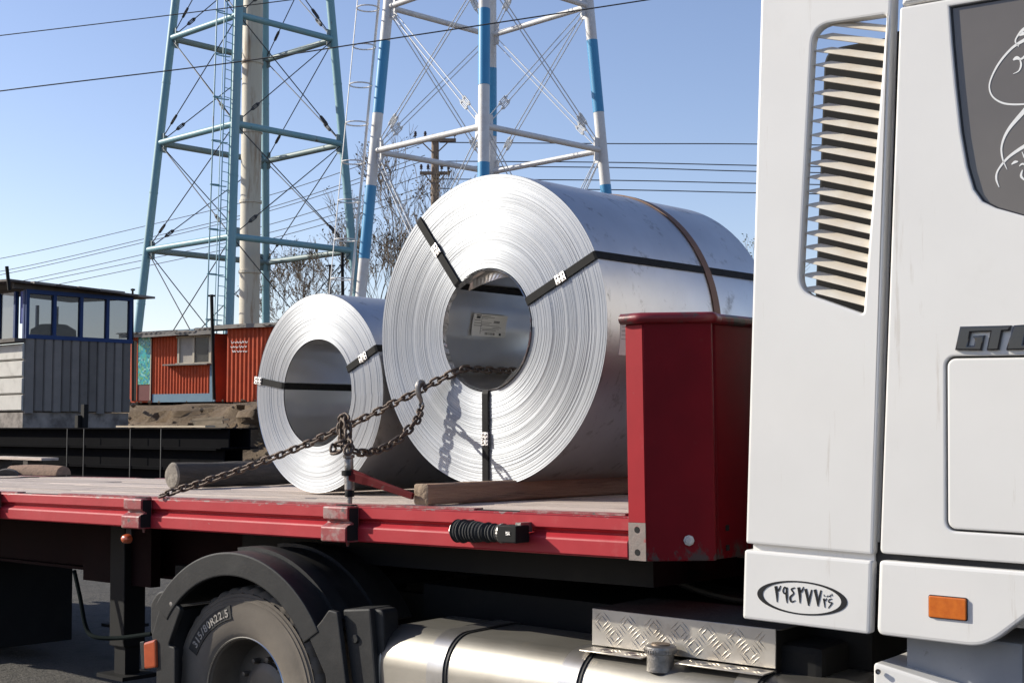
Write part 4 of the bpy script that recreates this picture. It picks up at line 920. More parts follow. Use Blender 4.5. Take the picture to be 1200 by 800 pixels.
q = PZ(26, 551, zz); rt = thing('timber_board', 'flat board lying on blocks behind the half-round chock', 'timber', q)
MB().box(q.x-.9, q.x+.32, q.y+.05, q.y+.25, q.z+.11, q.z+.14).build('board', 'plank', rt, bevel=.004); MB().box(q.x-.1, q.x, q.y+.06, q.y+.24, q.z, q.z+.11).build('block', 'log', rt); MB().box(q.x-.8, q.x-.7, q.y+.06, q.y+.24, q.z, q.z+.11).build('block', 'log', rt)

# ================================================================== CHAIN, HOOK, BINDER
def link_mesh_data():
    sl_, wd, wr = .0134, .0175, .0073; pts = []
    for i in range(6): t = R(-90+36*i); pts.append((sl_+wd*math.cos(t), wd*math.sin(t), 0))
    for i in range(6): t = R(90+36*i); pts.append((-sl_+wd*math.cos(t), wd*math.sin(t), 0))
    o = MB().tube(pts, wr, 7, closed=True).build('link', 'chain', None, smooth=True, angle=60); me = o.data; bpy.data.objects.remove(o); return me
LINK = link_mesh_data()
def chain(name, label, pts, group=None, pitch=.046, roll=0):
    pts = [Vector(p) for p in pts]; root = thing(name, label, 'chain', pts[0], group)
    d = [0]
    for a, b in zip(pts[:-1], pts[1:]): d.append(d[-1]+(b-a).length)
    tot = d[-1]; nl = int(tot/pitch); k = 0
    def at(s):
        i = 0
        while i < len(d)-2 and d[i+1] < s: i += 1
        return pts[i].lerp(pts[i+1], (s-d[i])/max(1e-6, d[i+1]-d[i]))
    rnd = random.Random(len(pts)+nl)
    for j in range(nl):
        p = at((j+.5)*tot/nl); t = (at(min(tot, (j+.5)*tot/nl+.012))-at(max(0, (j+.5)*tot/nl-.012))).normalized()
        o = bpy.data.objects.new('link', LINK); col.objects.link(o); o.parent = root
        q = t.to_track_quat('X', 'Z'); o.rotation_mode = 'QUATERNION'
        from mathutils import Quaternion
        o.rotation_quaternion = q @ Quaternion((1, 0, 0), R(35+roll+(90 if j % 2 else 0)+rnd.uniform(-14, 14))); o.location = p-root.location+Vector((0, 0, rnd.uniform(-.002, .002)))
    return root
A = PY(188, 579, .0); A.z = deck(A.x)+.012
B = PY(526, 442, BY-.02); bv = Vector((B.x-BX, 0, B.z-BZ)); br_ = bv.length; bv.normalize()
B = Vector((BX, BY-.012, BZ))+bv*.318; B2 = Vector((BX, BY+.05, BZ))+bv*.288; B3 = Vector((BX, BY+.95, BZ))+bv*.284
path = [A]
for k in range(1, 24):
    t = k/24; p = A.lerp(B, t); p.z -= .055*math.sin(math.pi*t); path.append(p)
path += [B, B2, B3]
chain('lashing_chain', 'long rusty lashing chain running from the deck edge into the bore of the large coil', path)
def on_chain(px):                                        # point of the long chain seen in the given picture column
    best = None
    for a, b in zip(path[:-1], path[1:]):
        for i in range(20):
            p = a.lerp(b, i/20); v = p-CAM; x = 600+F*v.dot(RIGHT)/v.dot(FWD)
            if best is None or abs(x-px) < best[0]: best = (abs(x-px), p)
    return best[1]
H = on_chain(494)
bt = PY(409, 545, .035); bt0 = PY(410, 590, .035)
# grab hook on the long chain
hk = thing('grab_hook', 'steel grab hook clipped over the long lashing chain', 'hook', H+Vector((0, -.012, -.06)))
hp = [H+Vector(v) for v in ((0, .0, -.075), (0, -.006, -.055), (-.004, -.016, -.03), (-.006, -.02, 0), (-.004, -.016, .026), (0, 0, .036), (.004, .014, .024), (.006, .018, .002), (.008, .016, -.016))]
MB().tube(spline(hp, 5), [.009+.008*math.sin(math.pi*i/40)*(1 if i < 28 else .6) for i in range(41)], 10).build('hook_body', 'galv', hk, smooth=True)
mb = MB(); c = H+Vector((0, 0, -.088)); pts = [c+Vector((.013*math.cos(R(30*i)), 0, .015*math.sin(R(30*i)))) for i in range(12)]
mb.tube(pts, .007, 8, closed=True).build('hook_eye', 'galv', hk, smooth=True)
T = Vector((bt.x, bt.y, bt.z+.03))
cpts = [H+Vector((0, 0, -.10))]
E_ = PY(425, 529, .06)
for px, py, Y in ((489, 491, .55), (480, 502, .48), (468, 514, .40), (452, 524, .30), (436, 529, .18), (424, 530, .09), (412, 528, .02)): cpts.append(PY(px, py, Y))
chain('tail_chain', 'short slack chain sagging from the grab hook down to the load binder', spline(cpts, 4), roll=20)
# knot of links over the binder head and the thin doubled loop above it
c = PY(400, 527, .0); kn = [c+Vector((.055*math.cos(R(a))*1.0, .03*math.sin(R(a)), .03*math.sin(R(a))+.002*a/30)) for a in range(-30, 300, 18)]
chain('knot_chain', 'few chain links knotted around the load binder head', kn, roll=0)
lpz = [PY(px, py, Y) for px, py, Y in ((407, 526, .035), (408, 510, .05), (407, 497, .055), (404, 489, .06), (400, 494, .07), (400, 508, .07), (402, 524, .05))]
chain('loop_chain', 'doubled loop of light chain standing above the load binder', spline(lpz, 5), pitch=.030, roll=0)
# ratchet load binder
bd = thing('load_binder', 'ratchet load binder with steel barrel and red lever standing on the deck edge', 'binder', bt0)
P0, P1 = bt0+Vector((0, 0, .0)), bt; dv = (P1-P0); LL = dv.length; dv.normalize()
def along(prof_, nm, m, sg=20):
    prof_ = [(r*1.12, a*1.32) for r, a in prof_]
    s = dv.cross(Vector((0, 1, 0))).normalized(); u = s.cross(dv); vs = []; n = sg
    for r, a in prof_:
        for j in range(n): t = 2*math.pi*j/n; vs.append(P0+dv*a+(s*math.cos(t)+u*math.sin(t))*r)
    fs = [(i*n+j, i*n+(j+1) % n, (i+1)*n+(j+1) % n, (i+1)*n+j) for i in range(len(prof_)-1) for j in range(n)]+[tuple(range(n)), tuple((len(prof_)-1)*n+j for j in range(n))]
    return MB().add(vs, fs).build(nm, m, bd, smooth=True, angle=30)
along([(.010, 0), (.012, .018), (.012, .03)], 'screw_end', 'galv')
along([(.020, .026), (.021, .032), (.021, .046), (.019, .05)], 'end_nut', 'dark', 12)
along([(.019, .05), (.022, .054), (.022, .115), (.019, .119)], 'barrel', 'galv')
along([(.024, .104), (.034, .106), (.034, .124), (.024, .126)], 'ratchet_gear', 'dark', 14)
along([(.018, .124), (.020, .128), (.020, .165), (.017, .17)], 'upper_barrel', 'galv')
along([(.014, .168), (.026, .172), (.026, .182), (.014, .186), (.012, .215)], 'swivel', 'galv')
c = P0+dv*.148; hd = (PY(484, 581, .10)-c); hl = hd.length; hd.normalize(); nrm = hd.cross(Vector((0, 0, 1))).normalized(); upv = nrm.cross(hd); upv = upv if upv.z > 0 else -upv
vs = []; st_ = [(0, .022, .028), (.25, .018, .026), (.33, .014, .022), (.62, .011, .018), (1, .010, .016)]
for t, hw, hh in st_:
    p = c+hd*hl*t
    for a, b in ((-1, -1), (1, -1), (1, .6), (.45, 1), (-.45, 1), (-1, .6)): vs.append(p+nrm*a*hw+upv*b*hh)
MB().add(vs, [(k*6+j, k*6+(j+1) % 6, k*6+6+(j+1) % 6, k*6+6+j) for k in range(len(st_)-1) for j in range(6)]+[tuple(range(6)), tuple((len(st_)-1)*6+j for j in range(6))]).build('lever', 'lever', bd, bevel=.002)

# ================================================================== WATER TOWERS
def tower(name, label, ctr, half0, slope, z0, ztop, levels, rleg, rstrut, rot, rodm, strutm, legm, banded=None, pair=False, rrod=.02):
    root = thing(name, label, 'water tower', (ctr[0], ctr[1], z0), 'water towers behind the cabins')
    cr, sr = math.cos(rot), math.sin(rot)
    def leg(i, z):
        h = half0+slope*(z-levels[0])*-1; a, b = ((-1, -1), (1, -1), (1, 1), (-1, 1))[i]
        return Vector((ctr[0]+(a*cr-b*sr)*h, ctr[1]+(a*sr+b*cr)*h, z))
    for i in range(4):
        if banded:
            lg = MB().tube([leg(i, z0), leg(i, ztop)], rleg*.97, 20).build('leg', legm, root, smooth=True)
            z = banded[0]
            while z < ztop-.5:
                MB().tube([leg(i, z), leg(i, z+banded[1])], rleg*1.01, 20, cap=False).build('painted_band', 'tower_blue', lg, smooth=True); z += 2*banded[1]
        else:
            lg = MB().tube([leg(i, z0), leg(i, ztop)], rleg, 20).build('leg', legm, root, smooth=True)
            for z in [levels[0]-2+4.1*k for k in range(6)]:
                MB().tube([leg(i, z), leg(i, z+.05)], rleg*1.06, 20).build('flange', legm, lg)
        MB().box(leg(i, z0).x-.5, leg(i, z0).x+.5, leg(i, z0).y-.5, leg(i, z0).y+.5, z0-.2, z0+.25).build('footing', 'plinth', root)
    for z in levels:
        for i in range(4):
            a, b = leg(i, z), leg((i+1) % 4, z); MB().tube([a, b], rstrut, 14).build('strut', strutm if not (strutm == 'tower_dark' and i in (0, 1)) else 'tower_teal', root, smooth=True)
            # gusset plates at the joint
            d = (b-a).normalized()
            gs = rleg*1.7
            for p, sg in ((a, 1), (b, -1)):
                q = p+d*sg*rleg*.7
                MB().obox(q-Vector((0, 0, gs*1.25))-d.cross(Vector((0, 0, 1)))*.012, d*sg*gs*.8, d.cross(Vector((0, 0, 1)))*.024, (0, 0, gs*2.5)).build('gusset', strutm, root)
    lv = [z0+.3]+list(levels)+[ztop-.3]
    for za, zb in zip(lv[:-1], lv[1:]):
        for i in range(4):
            for (p, q) in ((leg(i, za), leg((i+1) % 4, zb)), (leg((i+1) % 4, za), leg(i, zb))):
                d = (q-p).normalized(); p2, q2 = p+d*(rleg+.25), q-d*(rleg+.25); sd = d.cross((leg((i+1) % 4, za)-leg(i, za)).normalized()).normalized().cross(d).normalized()
                ofs = (sd*.07, sd*-.07) if pair else (Vector(),)
                mb = MB()
                for o in ofs: mb.tube([p+o, q+o], rrod, 5)
                br = mb.build('brace_rod', rodm, root)
                tb_ = p+d*1.15; mb = MB(); s2 = sd*.05
                for o in ofs:
                    for s in (s2, -s2): mb.tube([tb_+o+s-d*.16, tb_+o+s+d*.16], rrod*1.1, 5)
                    for e in (-.16, .16): mb.tube([tb_+o+d*e-d*.05, tb_+o+d*e+d*.05], rrod*2.4, 6)
                mb.build('turnbuckle', rodm, br)
    # tank (above the picture)
    h = half0-slope*(ztop-levels[0]); mb = MB().lathe([(0, ztop-1.2), (h*1.0, ztop-.9), (h*1.5, ztop), (h*1.6, ztop+1), (h*1.6, ztop+4.5), (h*.2, ztop+6), (0, ztop+6)], (ctr[0], ctr[1], 0), 40, 'Z')
    mb.build('tank', legm, root, smooth=True, angle=30)
    return root, leg
def ladder(root, base, top, side, out, m, hoop_r, hoop_dz, nstr, hoop_dir=None, full=False, rung=True, wid=.36):
    base, top, side, out = Vector(base), Vector(top), Vector(side).normalized(), Vector(out).normalized(); d = top-base; L = d.length; d.normalize()
    ld = MB().tube([base-side*wid/2, top-side*wid/2], .022, 6).tube([base+side*wid/2, top+side*wid/2], .022, 6).build('ladder', m, root)
    if rung:
        n = int(L/.33)
        for k in range(n): p = base+d*(k+.5)*L/n; MB().tube([p-side*wid/2, p+side*wid/2], .014, 5).build('rung', m, ld)
    n = int(L/hoop_dz)
    for k in range(n):
        p = base+d*((k+.5)*hoop_dz)+out*(hoop_r*.9); pts = []
        rng = range(0, 360, 20) if full else range(-130, 131, 20)
        for a in rng: pts.append(p+(out*math.cos(R(a))+side*math.sin(R(a)))*hoop_r)
        MB().tube(pts, .022, 6, closed=full).build('hoop', m, ld)
    for a in nstr:
        o = (out*math.cos(R(a))+side*math.sin(R(a)))*hoop_r+out*hoop_r*.9; MB().tube([base+o+d*.5, top+o], .018, 5).build('cage_bar', m, ld)
    return ld
t1, leg1 = tower('water_tower', 'weathered teal water tower with a rust-streaked central pipe', (-41.1, 25.55), 2.66, .068, 2.6, 25, [8.4, 12.37, 16.3, 20.2], .155, .115, R(-.5), 'rod', 'tower_dark', 'tower_teal')
MB().tube([(-41.1, 25.55, 2.6), (-41.1, 25.55, 25)], .37, 28).build('riser_pipe', 'riser', t1, smooth=True)
for k in range(8): MB().lathe([(.37, -.06), (.41, -.05), (.41, .05), (.37, .06)], (-41.1, 25.55, 5+2.6*k), 28, 'Z').build('pipe_flange', 'riser', t1)
lb_, lt_ = leg1(1, 3.2), leg1(1, 24); dside = -RIGHT
ladder(t1, lb_+dside*.27-AX*.1, lt_+dside*.27-AX*.1, (-RIGHT*.5-AX), (AX*-.5-RIGHT), 'tower_teal', .24, 1.55, (-60, 0, 60))
t2, leg2 = tower('water_tower', 'white water tower with blue bands painted on its legs', (-28.2, 24.8), 2.42, .062, 2.6, 26, [10.2, 14.6, 19.0, 23.4], .165, .088, R(-3), 'rod_white', 'tower_white', 'tower_white', (2.55, 2.2), True, .016)
lb_, lt_ = leg2(0, 3.4), leg2(0, 25)
ladder(t2, lb_-RIGHT*.30, lt_-RIGHT*.30, AX, -RIGHT, 'tower_white', .34, 1.18, (0,), None, full=True, rung=False, wid=.3)

# ================================================================== UTILITY POLE, WIRES
D = 62; pt, pb = PD(510, 158, D), PD(507, 260, D); pb = Vector((pt.x, pt.y, 2.6))
up_ = thing('utility_pole', 'brown utility pole with two crossarms behind the white water tower', 'utility pole', pb)
MB().tube([pb, pt], [.26, .17], 12).build('pole', 'pole', up_, smooth=True)
for yy, hw in ((167, .95), (206, .68)):
    z = PD(510, yy, D).z; arm = MB().obox(Vector((pt.x, pt.y, z))-RIGHT*hw-AX*.2, RIGHT*2*hw, AX*.12, (0, 0, .14)).build('crossarm', 'pole', up_)
    for k in range(5):
        p = Vector((pt.x, pt.y, z+.13))+RIGHT*(-hw+.06+(2*hw-.12)*k/4)-AX*.14
        if k == 2: continue
        MB().lathe([(.02, 0), (.02, .12), (.075, .13), (.05, .2), (.075, .22), (.045, .34), (0, .36)], p, 8, 'Z').build('insulator', 'insul', arm)
    MB().tube([Vector((pt.x, pt.y, z-.6))-AX*.14, Vector((pt.x, pt.y, z+.05))-RIGHT*hw*.7-AX*.14], .03, 5).tube([Vector((pt.x, pt.y, z-.6))-AX*.14, Vector((pt.x, pt.y, z+.05))+RIGHT*hw*.7-AX*.14], .03, 5).build('arm_brace', 'pole', arm)
def wire(pts, r, label, group=None):
    p = [PD(*q) for q in pts]; q = spline(p, 10); o = MB().tube(q, r, 5).build('overhead_wire', 'wire'); tag(o, label, 'wire', group); return o
wire([(-260, 142, 34), (0, 107, 32), (270, 74, 31), (450, 47, 30), (760, 0, 29), (1000, -38, 28)], .016, 'thick black cable crossing in front of both water towers')
wire([(-200, 66, 36), (0, 42, 35), (200, 18, 34), (420, -10, 33)], .014, 'black cable crossing only the upper teal water tower')
hi = ('highest', 'second highest', 'third highest', 'fourth highest', 'fifth highest', 'lowest')
for y0, y1, g in ((168, 169, 0), (190, 194, 1), (196, 201, 2), (211, 215, 3), (222, 226, 4)):
    wire([(515, y0-1, 62), (720, y0+.5, 60), (885, y1, 58), (1150, y1+5, 55)], .024, '%s thin power line from the utility pole towards the cab' % (hi[g] if g < 4 else 'lowest'), 'power lines from the utility pole')
for g, (y0, y1, x0) in enumerate(((168, 303, 495), (182, 318, 498), (186, 322, 504), (205, 334, 498), (219, 338, 498), (226, 346, 504))):
    wire([(x0, y0, 62), (330, y0+(y1-y0)*.42, 66), (180, y0+(y1-y0)*.70, 70), (0, y1, 75), (-150, y1+22, 80)], .018, '%s thin power line sagging from the utility pole behind the teal tower' % hi[g], 'power lines sagging away behind the teal tower')

# ================================================================== CABINS ON THE BANK
def cabin(name, label, pxl, dl, pxr, dr, zb_, ht, depth):
    a = PD(pxl, 470, dl); b = PD(pxr, 470, dr); a.z = b.z = zb_; u = (b-a); L = u.length; u.normalize(); v = Vector((-u.y, u.x, 0)); v = v if v.dot(AX) > 0 else -v
    root = thing(name, label, 'cabin', (a+b)/2+v*depth/2)
    f = lambda p, q, d: a+u*p+v*d+Vector((0, 0, q))
    return root, f, L
def corrug(f, p0, p1, q0, q1, d, pitch=.12, amp=.022):
    mb = MB(); vs = []; n = max(2, int((p1-p0)/pitch*4))
    for i in range(n+1):
        p = p0+(p1-p0)*i/n; o = amp*(0, 1, 1, 0)[i % 4]
        vs += [f(p, q0, d-o), f(p, q1, d-o)]
    mb.add(vs, [(2*i, 2*i+2, 2*i+3, 2*i+1) for i in range(n)]); return mb
# first cabin
ca, f, L = cabin('site_cabin', 'orange corrugated site cabin with blue skirting, cream window and teal mosaic door', 152, 41.2, 250, 39.5, 2.66, 2.0, 2.2)
HT = 1.98
mb = MB().obox(f(0, 0, .03), f(L, 0, .03)-f(0, 0, .03), f(0, 0, 2.2)-f(0, 0, .03), (0, 0, HT)); mb.build('cabin_shell', 'orange', ca)
X = lambda px: L*(px-152)/98; Zc = lambda py: (470-py)*40/1600+.06
for p0, p1, q0, q1 in ((X(152), X(154.5), .1, HT), (X(178.5), X(207), .24, HT), (X(207), X(247), .24, Zc(429)), (X(207), X(208), Zc(429), HT)): corrug(f, p0, p1, q0, q1, 0).build('wall_sheet', 'orange', ca)
MB().obox(f(X(180), .0, -.03), f(X(252), 0, -.03)-f(X(180), 0, -.03), f(0, 0, .03)-f(0, 0, -.03), (0, 0, .24)).build('skirting', 'cabin_blue', ca)
MB().obox(f(X(246.5), .0, -.035), f(X(250), 0, 0)-f(X(246.5), 0, 0), f(0, 0, .03)-f(0, 0, -.03), (0, 0, HT)).build('corner_post', 'cabin_blue', ca)
dr_ = MB().obox(f(X(154.8), .06, -.005), f(X(161.5), 0, 0)-f(X(154.8), 0, 0), f(0, 0, .03)-f(0, 0, 0), (0, 0, 1.8)).build('doorway', 'hole', ca)
door = MB().obox(f(X(161.5), .05, -.04), f(X(179), 0, 0)-f(X(161.5), 0, 0), f(0, 0, .04)-f(0, 0, 0), (0, 0, 1.86)).build('door', mat('dark_red_door', (.14, .02, .018), .5), ca)
MB().obox(f(X(163), Zc(451), -.052), f(X(177.5), 0, 0)-f(X(163), 0, 0), f(0, 0, .01)-f(0, 0, 0), (0, 0, Zc(393)-Zc(451))).build('mosaic_pane', 'mosaic', door)
for p in (162, 178.2): MB().obox(f(X(p-.4), .05, -.06), f(X(p+.5), 0, 0)-f(X(p-.4), 0, 0), f(0, 0, .03)-f(0, 0, 0), (0, 0, 1.86)).build('door_post', 'cream' if p > 170 else 'orange', door)
wn = MB().obox(f(X(210), Zc(428), -.03), f(X(248), 0, 0)-f(X(210), 0, 0), f(0, 0, .03)-f(0, 0, 0), (0, 0, Zc(396)-Zc(428))).build('window', 'curtain', ca)
for p0, p1, q0, q1 in ((210, 212, 428, 396), (227.5, 229.5, 428, 396), (246, 248.5, 428, 396), (208, 249, 428.6, 426.8), (208, 249, 397, 395.2)):
    MB().obox(f(X(p0), Zc(q0), -.07), f(X(p1), 0, 0)-f(X(p0), 0, 0), f(0, 0, .05)-f(0, 0, 0), (0, 0, Zc(q1)-Zc(q0))).build('window_frame', 'cream', wn)
MB().obox(f(X(229.8), Zc(426), -.045), f(X(245.8), 0, 0)-f(X(229.8), 0, 0), f(0, 0, .012)-f(0, 0, 0), (0, 0, Zc(398)-Zc(426))).build('window_pane', 'winglass', wn)
MB().obox(f(X(197), Zc(429.6), -.22), f(X(248), 0, 0)-f(X(197), 0, 0), f(0, 0, .22)-f(0, 0, 0), (0, 0, .04)).build('window_shelf', 'roof_grey', ca)
for p0, p1 in ((209, 228), (229, 247)): MB().obox(f(X(p0), Zc(394.5), -.03), f(X(p1), 0, 0)-f(X(p0), 0, 0), f(0, 0, .05)-f(0, 0, 0), (0, 0, .18)).build('upper_panel', 'cabin_blue' if p0 < 220 else 'shack_white', ca)
def roof_sheets(f, p0, p1, q, n, parent, m, front=-.35, back=2.4, rise=.16):
    for k in range(n):
        a_, b_ = p0+(p1-p0)*k/n, p0+(p1-p0)*(k+1)/n+.06; vs = []; K = 14; zo = random.uniform(-.03, .05); fo = random.uniform(-.1, .05)
        for i in range(K+1):
            p = a_+(b_-a_)*i/K; w_ = .018*math.sin(i*1.9)+.02*mnoise.noise(Vector((p, 2, 1)))
            for d, z in ((front+fo, 0), (back, rise)):
                vs += [f(p, q+z+w_+zo+.012*k % .02, d), f(p, q+z+w_+zo-.02, d)]
        fs = []
        for i in range(K):
            o = i*4; fs += [(o, o+2, o+6, o+4), (o+1, o+5, o+7, o+3), (o, o+4, o+5, o+1), (o+2, o+3, o+7, o+6)]
        MB().add(vs, fs).build('roof_sheet', m, parent)
roof_sheets(f, -.2, L+.35, HT+.07, 5, ca, 'roof_grey', rise=.28)
for k in range(4): MB().obox(f(-.15+(L+.45)*k/4, HT-.05-.015*(k % 2), -.34-.01*k), f((L+.45)/4-.01, random.uniform(-.02, .03), 0)-f(0, 0, 0), f(0, 0, .03)-f(0, 0, 0), (0, 0, .13)).build('fascia_board', 'roof_grey', ca)
for p in (.1, L*.5, L-.1): MB().obox(f(p-.1, -.16, .2), f(.2, 0, 0)-f(0, 0, 0), f(0, 0, 1.6)-f(0, 0, 0), (0, 0, .16)).build('support_block', 'dark', ca)
# second cabin
cb, f2, L2 = cabin('site_cabin', 'plain orange corrugated cabin with white painted lettering beside the darker gap', 265.5, 38.9, 372, 37.1, 2.64, 2.1, 2.2)
H2 = 2.1
mb = MB().obox(f2(0, 0, .03), f2(L2, 0, 0)-f2(0, 0, 0), f2(0, 0, 2.2)-f2(0, 0, .03), (0, 0, H2)); mb.build('cabin_shell', 'orange', cb)
corrug(f2, 0, L2, 0, H2, 0, .16, .03).build('wall_sheet', 'orange', cb)
roof_sheets(f2, -.45, L2+.2, H2+.06, 4, cb, 'roof_grey', front=-.2, rise=.2)
for k in range(3): MB().obox(f2(-.4+(L2+.55)*k/3, H2-.03, -.2-.01*k), f2((L2+.55)/3-.01, random.uniform(-.01, .02), 0)-f2(0, 0, 0), f2(0, 0, .03)-f2(0, 0, 0), (0, 0, .11)).build('fascia_board', 'roof_grey', cb)
for p in (.35, L2-.4): MB().obox(f2(p-.15, -.2, .05), f2(.3, 0, 0)-f2(0, 0, 0), f2(0, 0, 1.6)-f2(0, 0, 0), (0, 0, .2)).build('support_block', 'plinth', cb)
mb = MB(); rnd = random.Random(9)
for r_, (zz, x0, x1) in enumerate(((1.68, .28, .82), (1.55, .26, .78), (1.42, .27, .8))):
    p = x1
    while p > x0:
        wd = rnd.uniform(.06, .13); h = rnd.uniform(.02, .06)
        ribbon(mb, [(p, zz+h*.6), (p-wd*.3, zz-.01), (p-wd*.7, zz+rnd.uniform(-.02, .01)), (p-wd, zz+h)], [.012, .02, .02, .012], lambda a, b, d: f2(a, b, d), -.04, -.034, 4)
        p -= wd+rnd.uniform(.0, .04)
mb.build('painted_lettering', 'decal', cb)
# gap piece between the cabins
gp, f3, L3 = cabin('site_cabin', 'set-back red cabin with a blue top strip between the two orange cabins', 249, 41.2, 268, 40.8, 2.64, 2.1, 2.0)
MB().obox(f3(0, .2, 0), f3(L3, 0, 0)-f3(0, 0, 0), f3(0, 0, 1.5)-f3(0, 0, 0), (0, 0, 1.72)).build('cabin_shell', mat('deep_red_cabin', (.28, .045, .03), .6), gp)
MB().obox(f3(-.01, 1.92, -.02), f3(L3+.02, 0, 0)-f3(0, 0, 0), f3(0, 0, 1.5)-f3(0, 0, 0), (0, 0, .16)).build('top_strip', 'shack_blue', gp)
MB().obox(f3(-.01, 0, -.02), f3(L3+.02, 0, 0)-f3(0, 0, 0), f3(0, 0, 1.5)-f3(0, 0, 0), (0, 0, .2)).build('skirting', 'cabin_blue', gp)
def thin_pole(px, y0, y1, d, r, label, arm=None, m='dark'):
    b = PD(px[0], y0, d); t = PD(px[1], y1, d); o = thing('slim_post', label, 'post', b); MB().tube([b, t], r, 7).build('shaft', m, o, smooth=True)
    if arm: MB().obox(t-RIGHT*arm/2-Vector((0, 0, .06)), RIGHT*arm, AX*.04, (0, 0, .05)).build('top_bar', m, o)
thin_pole((251, 248), 468, 345, 38.6, .05, 'dark slim post standing before the cabin corner', .2)
thin_pole((155.5, 155.5), 470, 338, 39, .03, 'thin pipe with a small head beside the shack', .12)
thin_pole((402, 401), 380, 296, 48, .06, 'dark slim post under the teal tower brace', None)
thin_pole((385, 387), 380, 310, 48, .05, 'short dark post with a box head near the bare tree', .35)

# ================================================================== SHACK
c = PD(28, 490, 30); SXx, SYy = c.x, c.y
e = PXx(152, 490, SXx); Ys1 = e.y
zw = lambda py: PD(28, py, 30).z
def Yat(px): return PXx(px, 450, SXx).y
z_sill, z_top, z_bot = zw(396), zw(339), zw(482)
sh = thing('guard_shack', 'grey sheet-clad shack with blue-framed windows and a ragged board roof', 'shack', (SXx-1.5, (SYy+Ys1)/2, 2.2))
fx_ = lambda p, q, d: Vector((SXx-d, p, q))               # wall facing +X
ny = 12; W_ = Ys1-SYy
zs2 = z_sill
for k in range(ny):
    a, b = SYy+W_*k/ny, SYy+W_*(k+1)/ny; MB().prism([(a+.005, 0), (a+.03, -.03), (b-.03, -.03), (b-.005, 0), (b-.005, .03), (a+.005, .03)], z_bot+random.uniform(-.04, .02), z_sill, lambda p, q, d: (SXx-q, p, d)).build('cladding_panel', 'shack_grey', sh)
MB().box(SXx-.08, SXx-.035, SYy, Ys1, z_bot, z_sill).build('inner_lining', 'shack_grey', sh)
MB().box(SXx-.06, SXx+.05, SYy-.02, Ys1+.02, z_sill, z_sill+.09).build('sill', 'shack_blue', sh)
MB().box(SXx-.06, SXx+.05, SYy-.02, Ys1+.02, z_top-.07, z_top+.02).build('head_rail', 'shack_blue', sh)
posts = [28, 60, 91.5, 122.5, 151.5]
for i, px in enumerate(posts):
    y = Yat(px) if i < 4 else Ys1-.07; MB().box(SXx-.07, SXx+.04, y-.0, y+.075, z_sill+.09, z_top-.07).build('window_post', 'shack_blue', sh)
for i in range(4):
    a, b = Yat(posts[i])+.075, (Yat(posts[i+1]) if i < 3 else Ys1-.07); MB().box(SXx-.03, SXx-.02, a, b, z_sill+.09, z_top-.07).build('window_pane', 'winglass', sh)
# front (sunlit) side, sheets and open shelf
W2 = 3.4
for k in range(4):
    z0_, z1_ = z_bot+(z_sill-.1-z_bot)*k/4, z_bot+(z_sill-.1-z_bot)*(k+1)/4; MB().prism([(0, z0_+.01), (-.05, z0_+.04), (-.05, z1_-.03), (0, z1_-.005), (.03, z1_-.005), (.03, z0_+.01)], SXx-W2, SXx-.04, lambda p, q, d: (d, SYy+p, q)).build('white_sheet', 'shack_white', sh)
MB().box(SXx-W2, SXx-.02, SYy-.25, SYy+.1, z_sill-.08, z_sill).build('shelf', 'roof_dark', sh)
for k, p in enumerate((0, .42, 1.2, 2.0, 2.8, 3.3)):
    MB().box(SXx-p-.11, SXx-p-.03, SYy-.03, SYy+.06, z_sill, z_top).build('window_post', 'shack_blue', sh)
MB().box(SXx-.38, SXx-.12, SYy+.05, SYy+.09, z_sill+.35, z_top).build('blue_panel', mat('bright_blue_board', (.04, .07, .32), .5), sh)
MB().box(SXx-W2, SXx-.42, SYy+.02, SYy+.03, z_sill+.02, z_top).build('window_pane', 'winglass', sh)
MB().box(SXx-W2, SXx, Ys1-.06, Ys1-.02, z_bot, z_sill).build('back_wall', 'shack_grey', sh)
MB().box(SXx-W2, SXx-W2+.05, SYy, Ys1, z_bot, z_sill).build('side_wall', 'shack_grey', sh)
for y in (SYy+.9, SYy+2.0, Ys1-.1): MB().box(SXx-W2, SXx-W2+.06, y, y+.07, z_sill, z_top).build('window_post', 'shack_blue', sh)
MB().box(SXx-1.6, SXx-1.0, SYy+1.1, SYy+1.7, z_bot, z_sill+.35).build('cabinet', 'shack_white', sh)
MB().lathe([(.0, z_sill+.42), (.3, z_sill+.4), (.5, z_sill+.28), (.55, z_sill-.2)], (SXx-.8, Yat(82), 0), 20, 'Z').build('barrel', 'roof_dark', sh, smooth=True)
# roof boards, ragged
for k in range(7):
    y0_ = SYy-.5+(W_+1.0)*k/7; y1_ = y0_+(W_+1.0)/7+random.uniform(-.05, .12); zz0 = z_top+.06+.14*(1-k/7); dz = -.14/7; o = random.uniform(-.12, .15)
    MB().add([(SXx+.28+o, y0_, zz0), (SXx+.28+o, y1_, zz0+dz), (SXx-W2-.3, y1_, zz0+dz+.15), (SXx-W2-.3, y0_, zz0+.15), (SXx+.28+o, y0_, zz0-.05), (SXx+.28+o, y1_, zz0+dz-.05), (SXx-W2-.3, y1_, zz0+dz+.1), (SXx-W2-.3, y0_, zz0+.1)], [(0, 1, 2, 3), (4, 7, 6, 5), (0, 4, 5, 1), (1, 5, 6, 2), (2, 6, 7, 3), (3, 7, 4, 0)]).build('roof_board', random.choice(('roof_dark', 'roof_grey', 'roof_dark')), sh)
mb = MB().prism([(SYy-.3, z_top+.02), (Ys1+.3, z_top+.02), (Ys1+.4, z_top+.05), (SYy-.3, z_top+.18)], SXx-.08, SXx+.0, lambda p, q, d: (d, p, q)); mb.build('gable_board', 'roof_dark', sh)
MB().box(SXx-W2, SXx-.06, SYy, Ys1, 0, z_bot-.02).build('plinth', 'plinth', sh)
